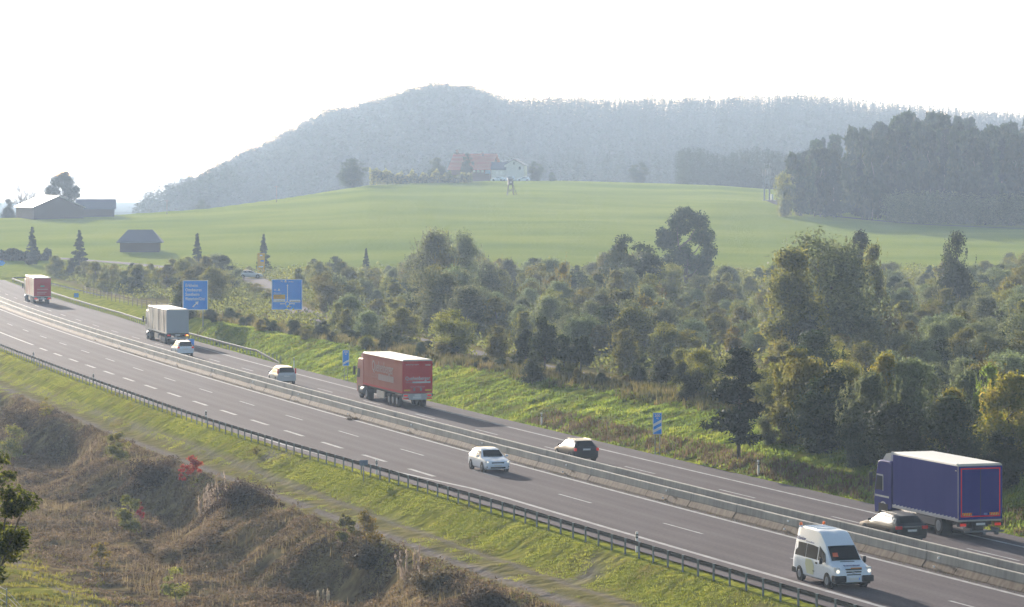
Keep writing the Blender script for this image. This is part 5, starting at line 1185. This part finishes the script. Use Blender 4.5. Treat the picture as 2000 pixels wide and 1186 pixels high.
me.materials.append(leafmat('fresh_leaf', [(.04, .06, .012), (.085, .12, .02), (.19, .22, .035)], .55)); link_mesh('crown', me, None, r); link_mesh('trunk', trunk_mesh(8, 14, .22, bl, .9, 30), None, r)

# ---- woods
def wood_mass(name, spots, mm_, seed, label, cat='wood', per=110, size=1.6):
    """spots: (x, y, z, h, w, conifer 0/1)"""
    rg = np.random.default_rng(seed); S = np.array(spots); n = len(S); rep = np.repeat(np.arange(n), per); m = len(rep)
    f_ = rg.random(m); con = S[rep, 5] > .5; a = rg.uniform(0, 2 * np.pi, m)
    zf = np.where(con, f_ ** 1.3, .12 + .88 * f_)
    prof_ = np.where(con, (1 - zf) * 1.0, np.sqrt(np.maximum(0, 1 - ((zf - .55) / .5) ** 2)))
    lob = 1 + .3 * np.sin(a * 3 + rep * 1.7) * np.sin(zf * 9 + rep)
    rad = prof_ * S[rep, 4] / 2 * (.55 + .45 * rg.random(m)) * lob
    P_ = np.stack([S[rep, 0] + np.cos(a) * rad, S[rep, 1] + np.sin(a) * rad, S[rep, 2] + zf * S[rep, 3]], 1)
    N_ = np.stack([np.cos(a) * .5, np.sin(a) * .5, (zf + .2) * 1.5], 1); tint = rg.random(n)
    tv = np.clip(tint[rep] * .7 + rg.random(m) * .3, 0, 1); sz_ = size * (S[rep, 4] / 8.0)[:, None]
    v, f, t_ = leaf_cards(P_, N_, 1.0, 1.3, rg, .3, tv); v = (v.reshape(-1, 4, 3) - P_[:, None]) * sz_[:, None] + P_[:, None]
    me = np_mesh(name, v.reshape(-1, 3), f, {'t': t_}); o = link_mesh(name, me, mm_); return tag(o, label, cat, kind='stuff')
M_wood = leafmat('wood_leaf', [(.026, .040, .020), (.034, .050, .023), (.044, .058, .026)], .5, .9, .0)
sp_ = []; rgw = np.random.default_rng(2)
for i in range(5200):
    y = 1400 + (HILLY + 30 - 1400) * rgw.random() ** .75; u_ = rgw.uniform(290, 2080); x = at(u_, y); z = gz(x, y); con = rgw.random() < (.75 if u_ > 985 else .25)
    if z < 2 and u_ > 420: continue
    sp_.append((x, y, z - 1, (rgw.uniform(14, 19) + (2 if con else 0)) * float(np.clip((u_ - 240) / 180, .3, 1)), rgw.uniform(8, 13) * (.6 if con else 1), float(con)))
rdg = []
for i in range(900):         # ridge line trees
    u_ = rgw.uniform(290, 2080); y = HILLY + rgw.uniform(-30, 30); x = at(u_, y); con = u_ > 985 or rgw.random() < .15
    rdg.append((x, y, gz(x, y) - 2, (rgw.uniform(14, 18) + (rgw.uniform(0, 4) if con else 0)) * float(np.clip((u_ - 240) / 180, .3, 1)), rgw.uniform(8, 13) * (.72 if con else 1), float(con)))
wood_mass('wooded_hill', sp_, M_wood, 6, 'hazy wooded hill filling the background', 'wood', 190, .85)
wood_mass('wooded_ridge', rdg, M_wood, 16, 'row of treetops along the skyline of the wooded hill', 'wood', 330, .85)
# left foot of the hill, trunks seen against the light
sp_ = []
for i in range(140):
    s = rgw.random(); u_ = 268 + 190 * s; y = 1500 + rgw.uniform(-20, 120); x = at(u_, y); zt = H - (float(np.interp(u_, [262, 300, 350, 400, 460], [408, 372, 352, 336, 318])) - HOR) * y / FPX + rgw.uniform(-3, 1.5); z = gz(x, y)
    z = min(z, zt - 10); sp_.append((x, y, z + 3, zt - z - 3, 8, float(rgw.random() < .35)))
wood_mass('forest_edge', sp_, M_wood, 9, 'edge of the wood running down to the valley on the left', 'wood', 170, 1.0)
# dark wood on the right: individual trees
WU = [1500, 1525, 1550, 1585, 1640, 1680, 1700, 1760, 1800, 1850, 1900, 1930, 1960, 2000, 2150]; WV = [400, 362, 312, 278, 262, 240, 245, 228, 218, 222, 228, 250, 245, 235, 235]
PROTO['wood0'] = (crown_mesh('crown', 301, 10, 5.2, 20, 3200, .55, shape='up', base=.1)[0], trunk_mesh(3, 10, .16, [], .9), 10, 5); PROTO['wood1'] = (crown_mesh('crown', 302, 10, 6.2, 22, 3200, .6, shape='round', base=.15)[0], trunk_mesh(4, 10, .16, [], .9), 10, 6)
for k_ in ('wood0', 'wood1'): PROTO[k_][0].materials.append(M_dark)
for i in range(150):
    u_ = rgw.uniform(1538, 2120); y = 874 + (u_ - 1545) * -.02 + rgw.random() ** 1.3 * 150; x = at(u_, y)
    vt = float(np.interp(u_, WU, WV)) + rgw.uniform(-8, 26) + (22 if y < 895 else 0); zt = H - (vt - HOR) * y / FPX; h = zt - gz(x, y); kd = 'spruce%d' % rgw.integers(3) if rgw.random() < .32 else 'wood%d' % rgw.integers(2)
    con = kd.startswith('sp'); tree(kd, x, y, h * .925, 'tall dark spruce in the shaded wood on the right' if con else 'tall dark broadleaf tree in the shaded wood on the right', 'dark spruces in the right wood' if con else 'broadleaf trees in the right wood', 'spruce_tree' if con else 'broadleaf_tree', wf=rgw.uniform(.5, .7) * (1.1 if con else 1.0) * (10 / max(h / 2.2, 8)) ** .3)
tree_px('wood1', 1545, 305, 880, 'sunlit rounded tree at the left corner of the dark wood', wf=.62)
tree_px('olive1', 1533, 345, 872, 'low leafy tree at the foot of the left corner of the dark wood', wf=.8)
tree_px('olive1', 1560, 395, 880, 'yellowish low bush at the corner of the dark wood', wf=1.4, name='bush', cat='bush')
# young plantation in front of the wood, and the second wood
sp_ = []
for i in range(420): u_ = rgw.uniform(1730, 2120); y = 846 + rgw.uniform(0, 28); x = at(u_, y); sp_.append((x, y, gz(x, y) - .3, rgw.uniform(6.5, 9), 3.4, 0.))
wood_mass('young_plantation', sp_, M_willow, 12, 'low pale green plantation in front of the dark wood on the right', 'plantation', 150, .8)
sp_ = []
for i in range(380): u_ = rgw.uniform(1325, 1600); y = 1190 + rgw.uniform(0, 60); x = at(u_, y); zt = H - (293 + 6 * math.sin(u_ * .05) - HOR) * y / FPX; z = gz(x, y); sp_.append((x, y, z - .5, zt - z + rgw.uniform(-1.5, .8), 4.2, float(rgw.random() < .4)))
wood_mass('second_wood', sp_, M_wood, 13, 'flat-topped wood behind the field left of the antenna poles', 'wood', 150, .85)
# track along the edge of the wood
trackm = mat('dirt_track', (.10, .09, .075), .95, spec=0, noise=(.8, .2, (.15, .13, .11)))
pts = [hit(u_, v_, 600)[:2] for u_, v_ in ((1505, 393), (1540, 405), (1580, 416), (1700, 431), (1850, 441), (1990, 447), (2100, 450))]
path_strip('track', pts, 3.0, trackm, .08)

# ------------------------------------------------------------------ low vegetation (stuff)
def tufts(name, xs, ys, hmin, hmax, wid, nb, mm_, seed, label, cat, lean=.5, spread=.12):
    rg = np.random.default_rng(seed); n = len(xs); zs = ground(xs, ys); rep = np.repeat(np.arange(n), nb); m = len(rep)
    a = rg.uniform(0, 2 * np.pi, m); hh = rg.uniform(hmin, hmax, m) * np.repeat(rg.uniform(.7, 1.2, n), nb); o = rg.normal(0, spread, (m, 2))
    bx = xs[rep] + o[:, 0]; by = ys[rep] + o[:, 1]; bz = zs[rep] - .03; dx = np.cos(a); dy = np.sin(a); l = rg.uniform(0, lean, m) * hh
    A = np.stack([bx - dy * wid, by + dx * wid, bz], 1); B = np.stack([bx + dy * wid, by - dx * wid, bz], 1); Cc = np.stack([bx + dx * l, by + dy * l, bz + hh], 1)
    v = np.stack([A, B, Cc], 1).reshape(-1, 3); tv = np.repeat(np.clip(np.repeat((fbm(xs / 2.3, ys / 2.3) - .47) * 1.9 + .5 + rg.normal(0, .1, n), nb) + rg.normal(0, .12, m), 0, 1), 3)
    me = np_mesh(name, v, np.arange(m * 3).reshape(m, 3), {'t': tv}); return tag(link_mesh(name, me, mm_), label, cat, kind='stuff')
def scatter(n, y0, y1, d0, d1, seed, keep=None):
    rg = np.random.default_rng(seed); ys = np.sqrt(rg.uniform(0, 1, n) * (y1 ** 2 - y0 ** 2) + y0 ** 2) if False else rg.uniform(y0, y1, n); ds = rg.uniform(d0, d1, n); xs = X0(ys) + ds * SEC(ys)
    ok = np.abs(xs / ys) < .19
    if keep is not None: ok &= keep(xs, ys, ds, rg.random(n))
    return xs[ok], ys[ok]
M_grass = leafmat('turf_blade', [(.17, .14, .05), (.17, .185, .032), (.225, .24, .036), (.29, .28, .05)], .5)
M_dryg = leafmat('dry_blade', [(.12, .10, .045), (.20, .16, .07), (.32, .26, .13)], .35)
k1 = lambda x, y, d, r: (fbm(x / 2.5, y / 2.5) + r * .25 > .5)
xs, ys = scatter(110000, 138, 470, -18, -10.6, 1, lambda x, y, d, r: (np.abs(d + 16.1) > .45) & (np.abs(d + 14) > .3) & ((d > np.interp(y, [180, 200, 273, 341, 450], [-13.7, -14.0, -15.0, -16.0, -17.0]) + (fbm(x / 2.5, y / 2.5) - .47) * 2.2 + .2) | (fbm(x / 1.5, y / 1.5) + r * .25 > .72)) & (fbm(x / 2.5, y / 2.5) + r * .16 < .66))
tufts('verge_grass', xs, ys, .03, .10, .018, 9, M_grass, 1, 'short bright grass on the near verge below the guard rail', 'grass')
xs, ys = scatter(52000, 165, 400, 11.9, 21, 2, lambda x, y, d, r: (fbm(x / 1.2, y / 1.2) + r * .2 > .5))
tufts('embankment_grass', xs, ys, .06, .22, .05, 6, leafmat('embankment_blade', [(.12, .12, .035), (.13, .18, .028), (.20, .26, .035), (.32, .33, .05)], .5), 2, 'tufted green grass on the far embankment', 'grass', lean=.9)
xs, ys = scatter(26000, 165, 420, 17, 27, 3, lambda x, y, d, r: d > np.interp(y, [165, 250, 330, 370, 420], [19.5, 19, 16.6, 14.5, 14]) + 2.5 * r + 3 * (fbm(x / 5., y / 5.) - .47))
tufts('crest_weeds', xs, ys, .2, .75, .06, 6, leafmat('crest_weed', [(.06, .06, .02), (.13, .12, .035), (.26, .20, .08)], .35), 3, 'tall dry weeds along the top of the far embankment', 'weeds')
xs, ys = scatter(3800, 165, 262, 12.2, 14.6, 4, lambda x, y, d, r: (fbm(x / 1.5, y / 1.5) + r * .3 > .5))
tufts('verge_weeds', xs, ys, .1, .45, .04, 6, M_dryg, 4, 'dry reddish weeds at the foot of the far embankment', 'weeds')
def scrub(name, n, y0, y1, d0, d1, hs, size, mm_, seed, label, thr=.36, fq=1.6):
    rg = np.random.default_rng(seed); xs, ys = scatter(n, y0, y1, d0, d1, seed); m = len(xs)
    hh = (fbm(xs / fq, ys / fq) - thr) * hs; ok = hh > 0; xs, ys, hh = xs[ok], ys[ok], hh[ok]; m = len(xs); z = ground(xs, ys) + hh * rg.random(m) ** .8
    tv = np.clip((fbm(xs / 1.1 + 9, ys / 1.1) - .47) * 1.6 + .45 + rg.normal(0, .16, m), 0, 1)
    v, f, t_ = leaf_cards(np.stack([xs, ys, z], 1), rg.normal(0, 1, (m, 3)) + np.array([0, -.3, .9]), size, 1.7, rg, .5, tv)
    me = np_mesh(name, v, f, {'t': t_}); return tag(link_mesh(name, me, mm_), label, 'scrub', kind='stuff')
scrub('brown_scrub', 330000, 138, 320, -32.5, -17.0, 1.5, .085, M_brown, 41, 'low brown and olive scrub covering the bank and hollow in the foreground')
M_dsc = leafmat('dark_scrub', [(.06, .043, .026), (.115, .085, .048), (.20, .155, .08)], .4)
scrub('dark_scrub', 200000, 138, 320, -25, -17.2, 3.0, .10, M_dsc, 42, 'darker brown shrubby growth in clumps along the top of the foreground bank', .50, 3.2)
xs, ys = scatter(9000, 138, 320, -30, -17.3, 5, lambda x, y, d, r: (fbm(x / 1.8, y / 1.8) + r * .35 > .6))
tufts('brown_weeds', xs, ys, .25, .7, .03, 3, M_dryg, 5, 'thin dead weed stems standing out of the foreground scrub', 'weeds')
xs, ys = scatter(9000, 150, 300, -40, -30.5, 7, lambda x, y, d, r: (fbm(x / 1.6, y / 1.6) + r * .2 > .56))
tufts('track_grass', xs, ys, .08, .25, .05, 7, M_grass, 7, 'patchy green grass around the track at the bottom left', 'grass')
xs, ys = scatter(26000, 118, 380, .19, .60, 8, lambda x, y, d, r: fbm(x / 1.3, y / 1.3) + r * .25 > .46)
M_mixed = leafmat('median_weed', [(.045, .045, .015), (.09, .09, .025), (.17, .14, .04)], .3)
tufts('median_grass', xs, ys, .06, .19, .03, 7, M_mixed, 8, 'narrow strip of grass at the foot of the nearer median barrier', 'grass', spread=.05)
# pale standing stalks
def stalks(u0, v0, n, seed, label, hm=1.4, du=30, dv=12, mm_=None, cat='tall grass'):
    rg = np.random.default_rng(seed); x0, y0, z0 = hit(u0, v0); r = empty('tall_grass_clump', (x0, y0, z0), 0, label, cat); V_ = []; T_ = []
    for i in range(n):
        ox = rg.uniform(-.5, .5) * du * y0 / FPX; oy = rg.uniform(-1, 1); zz = gz(x0 + ox, y0 + oy) - z0; h = hm * rg.uniform(.6, 1.1); lx = rg.normal(-.05, .12) * h
        for j in range(16):
            f = rg.uniform(.25, 1); c = np.array([ox + lx * f, oy, zz + h * f]); w_ = .075 * (1.15 - f * .6); V_ += [c + [-w_, 0, -.09], c + [w_, 0, -.09], c + [w_ * .6 + rg.normal(0, .03), rg.normal(0, .03), .13]]
        V_ += [np.array([ox - .012, oy, zz]), np.array([ox + .012, oy, zz]), np.array([ox + lx, oy, zz + h])]
    me = np_mesh('stalks', np.array(V_), np.arange(len(V_)).reshape(-1, 3), {'t': rg.uniform(.3, 1, len(V_))}); me.materials.append(mm_ or leafmat('pale_straw', [(.25, .20, .14), (.36, .30, .22), (.45, .38, .29)], .35)); link_mesh('stalks', me, None, r)
stalks(415, 1000, 16, 1, 'pale plumed tall grass standing on the brown bank', 2.0, 62)
stalks(800, 1128, 9, 2, 'pale thin stalks on the brown bank near the bottom centre', 1.5, 40)
stalks(640, 1180, 4, 3, 'short pale stalks at the bottom edge left of centre', .8, 40)
# small coloured shrubs on the bank
def lowshrub(u0, v0, wpx, hpx, mm_, seed, label, n=900, size=.09):
    hpx = hpx * 1.3 + 8; wpx *= 1.1; n = int(n * 1.5); x0, y0, z0 = hit(u0, v0); k = y0 / FPX; h = hpx * k; w_ = wpx * k; me, bl = crown_mesh('crown', seed, h, w_, 12, n, size, shape='wide', base=.25); me.materials.append(mm_)
    r = empty('low_shrub', (x0, y0, z0), 0, label, 'shrub'); link_mesh('crown', me, None, r); link_mesh('stem', trunk_mesh(seed, h, .03, bl, .7, 8), None, r)
lowshrub(378, 950, 36, 34, M_red, 1, 'bright red-leaved small shrub at the top edge of the brown bank', 1100, .075)
lowshrub(357, 965, 18, 28, M_red, 11, 'small red-leaved sprig just left of the brightest red shrub', 160, .11)
lowshrub(276, 1028, 16, 32, M_red, 2, 'narrow red-leaved sprig beside the olive shrub in the hollow', 170, .10)
lowshrub(255, 1058, 56, 66, M_olive, 3, 'rounded olive shrub standing in the brown hollow', 1800, .10)
lowshrub(232, 945, 60, 66, M_olive, 4, 'pale olive shrub on the upper slope of the brown bank', 1700, .10)
lowshrub(195, 1130, 40, 50, M_yel, 5, 'orange-yellow plants at the edge of the hollow near the lower left', 500, .10)
lowshrub(715, 1080, 60, 50, M_yel, 6, 'yellow and orange leaved shrub at the edge of the bank in the middle', 900, .10)
lowshrub(672, 1082, 40, 45, M_olive, 16, 'green leaved shrub left of the yellow-orange shrub on the bank', 800, .10)
lowshrub(90, 820, 30, 26, M_yel, 7, 'small golden shrub beside the dark hollow at the left edge', 300, .12)
lowshrub(345, 1192, 60, 60, M_olive, 8, 'sparse green saplings at the bottom edge on the left', 700, .10)
lowshrub(20, 905, 70, 50, M_olive, 9, 'light green bush in front of the dark hollow at the left edge', 1400, .12)
lowshrub(500, 895, 20, 8, M_mixed, 10, 'tiny dark tuft on the near verge', 100, .08)
M_dbr = leafmat('dark_bramble', [(.045, .032, .020), (.085, .062, .036), (.15, .11, .06)], .35)
for i, (u_, v_, w_, h_) in enumerate(((300, 945, 120, 38), (470, 985, 130, 42), (720, 1110, 110, 32), (850, 1150, 120, 35), (40, 850, 120, 50), (950, 1188, 120, 35))):
    x0, y0, z0 = hit(u_, v_); k = y0 / FPX; me, bl = crown_mesh('crown', 60 + i, h_ * k, w_ * k, 30, 4200, .11, shape='wide', base=.0, squash=.9, spikes=40); me.materials.append(M_dbr)
    r = empty('bramble_thicket', (x0, y0, z0 - .2), 0, 'dark brown bramble thicket on the foreground bank', 'bramble', 'dark bramble thickets on the foreground bank'); link_mesh('crown', me, None, r); link_mesh('stem', trunk_mesh(i, h_ * k, .03, bl, .7, 8), None, r)
lowshrub(690, 824, 30, -3, M_dbr, 21, 'small rusty brown weed patch at the foot of the nearer median barrier', 500, .07)
# wire fence bottom left
xf = at(13, 177); r = empty('wire_fence', (xf, 177, gz(xf, 177)), 0, 'wire fence with thin metal posts in the bottom left corner', 'fence')
fm = mat('fence_wire', (.22, .21, .20), .7, 0, spec=.1); px_ = []
for (u_, Y) in ((-70, 186), (13, 177), (62, 171), (115, 164), (170, 157)):
    x = at(u_, Y) if u_ != 13 else xf; z = gz(x, Y); px_.append((x - xf, Y - 177, z - gz(xf, 177))); MB().tube((x - xf, Y - 177, z - gz(xf, 177) - .3), (x - xf, Y - 177, z - gz(xf, 177) + (1.25 if u_ < 50 else .5)), .035, n=6).build('post', postm, r)
mb = MB()
for i in range(4):
    for q in (.1, .4, .7, .95): a, c = px_[i], px_[i + 1]; h0 = 1.2 if i < 2 else .45; h1 = 1.2 if i < 1 else .45; mb.tube((a[0], a[1], a[2] + q * h0), (c[0], c[1], c[2] + q * h1), .012, n=4, cap=False)
mb.build('wire', fm, r)
# game fence behind the far guard rail
r0x = rp(455, 18); r = empty('wire_fence', (r0x, 455, gz(r0x, 455)), 0, 'low wooden-post wire fence on the dry grass behind the far guard rail', 'fence')
pm_ = MB().tube((0, 0, -.2), (0, 0, 1.2), .05, n=6).build('post', wood, me_only=True); prev = None; mb = MB()
for i, y in enumerate(np.arange(405, 540, 4.5)):
    x = rp(y, 17.5); z = gz(x, y); p = (x - r0x, y - 455, z - gz(r0x, 455)); o = link_mesh('post', pm_); o.parent = r; o.location = p
    if prev:
        for q in (.4, .8, 1.1): mb.tube((prev[0], prev[1], prev[2] + q), (p[0], p[1], p[2] + q), .01, n=3, cap=False)
    prev = p
mb.build('wire', fm, r)

# ------------------------------------------------------------------ haze: one closed box of even pale air
hzm = bpy.data.materials.new('haze_air'); hzm.use_nodes = True; t = hzm.node_tree
for n in list(t.nodes):
    if n.type == 'BSDF_PRINCIPLED': t.nodes.remove(n)
pv = t.nodes.new('ShaderNodeVolumePrincipled'); pv.inputs['Color'].default_value = (.57, .74, .985, 1); pv.inputs['Density'].default_value = HAZE_DENSITY; pv.inputs['Anisotropy'].default_value = .27
t.links.new(pv.outputs[0], t.nodes['Material Output'].inputs['Volume'])
hb = MB().box(-6600, 6600, -150, 6000, -14, 150).build('haze', hzm); tag(hb, kind='stuff')
hb['label'] = 'pale haze filling the air over the valley'; hb['category'] = 'haze'
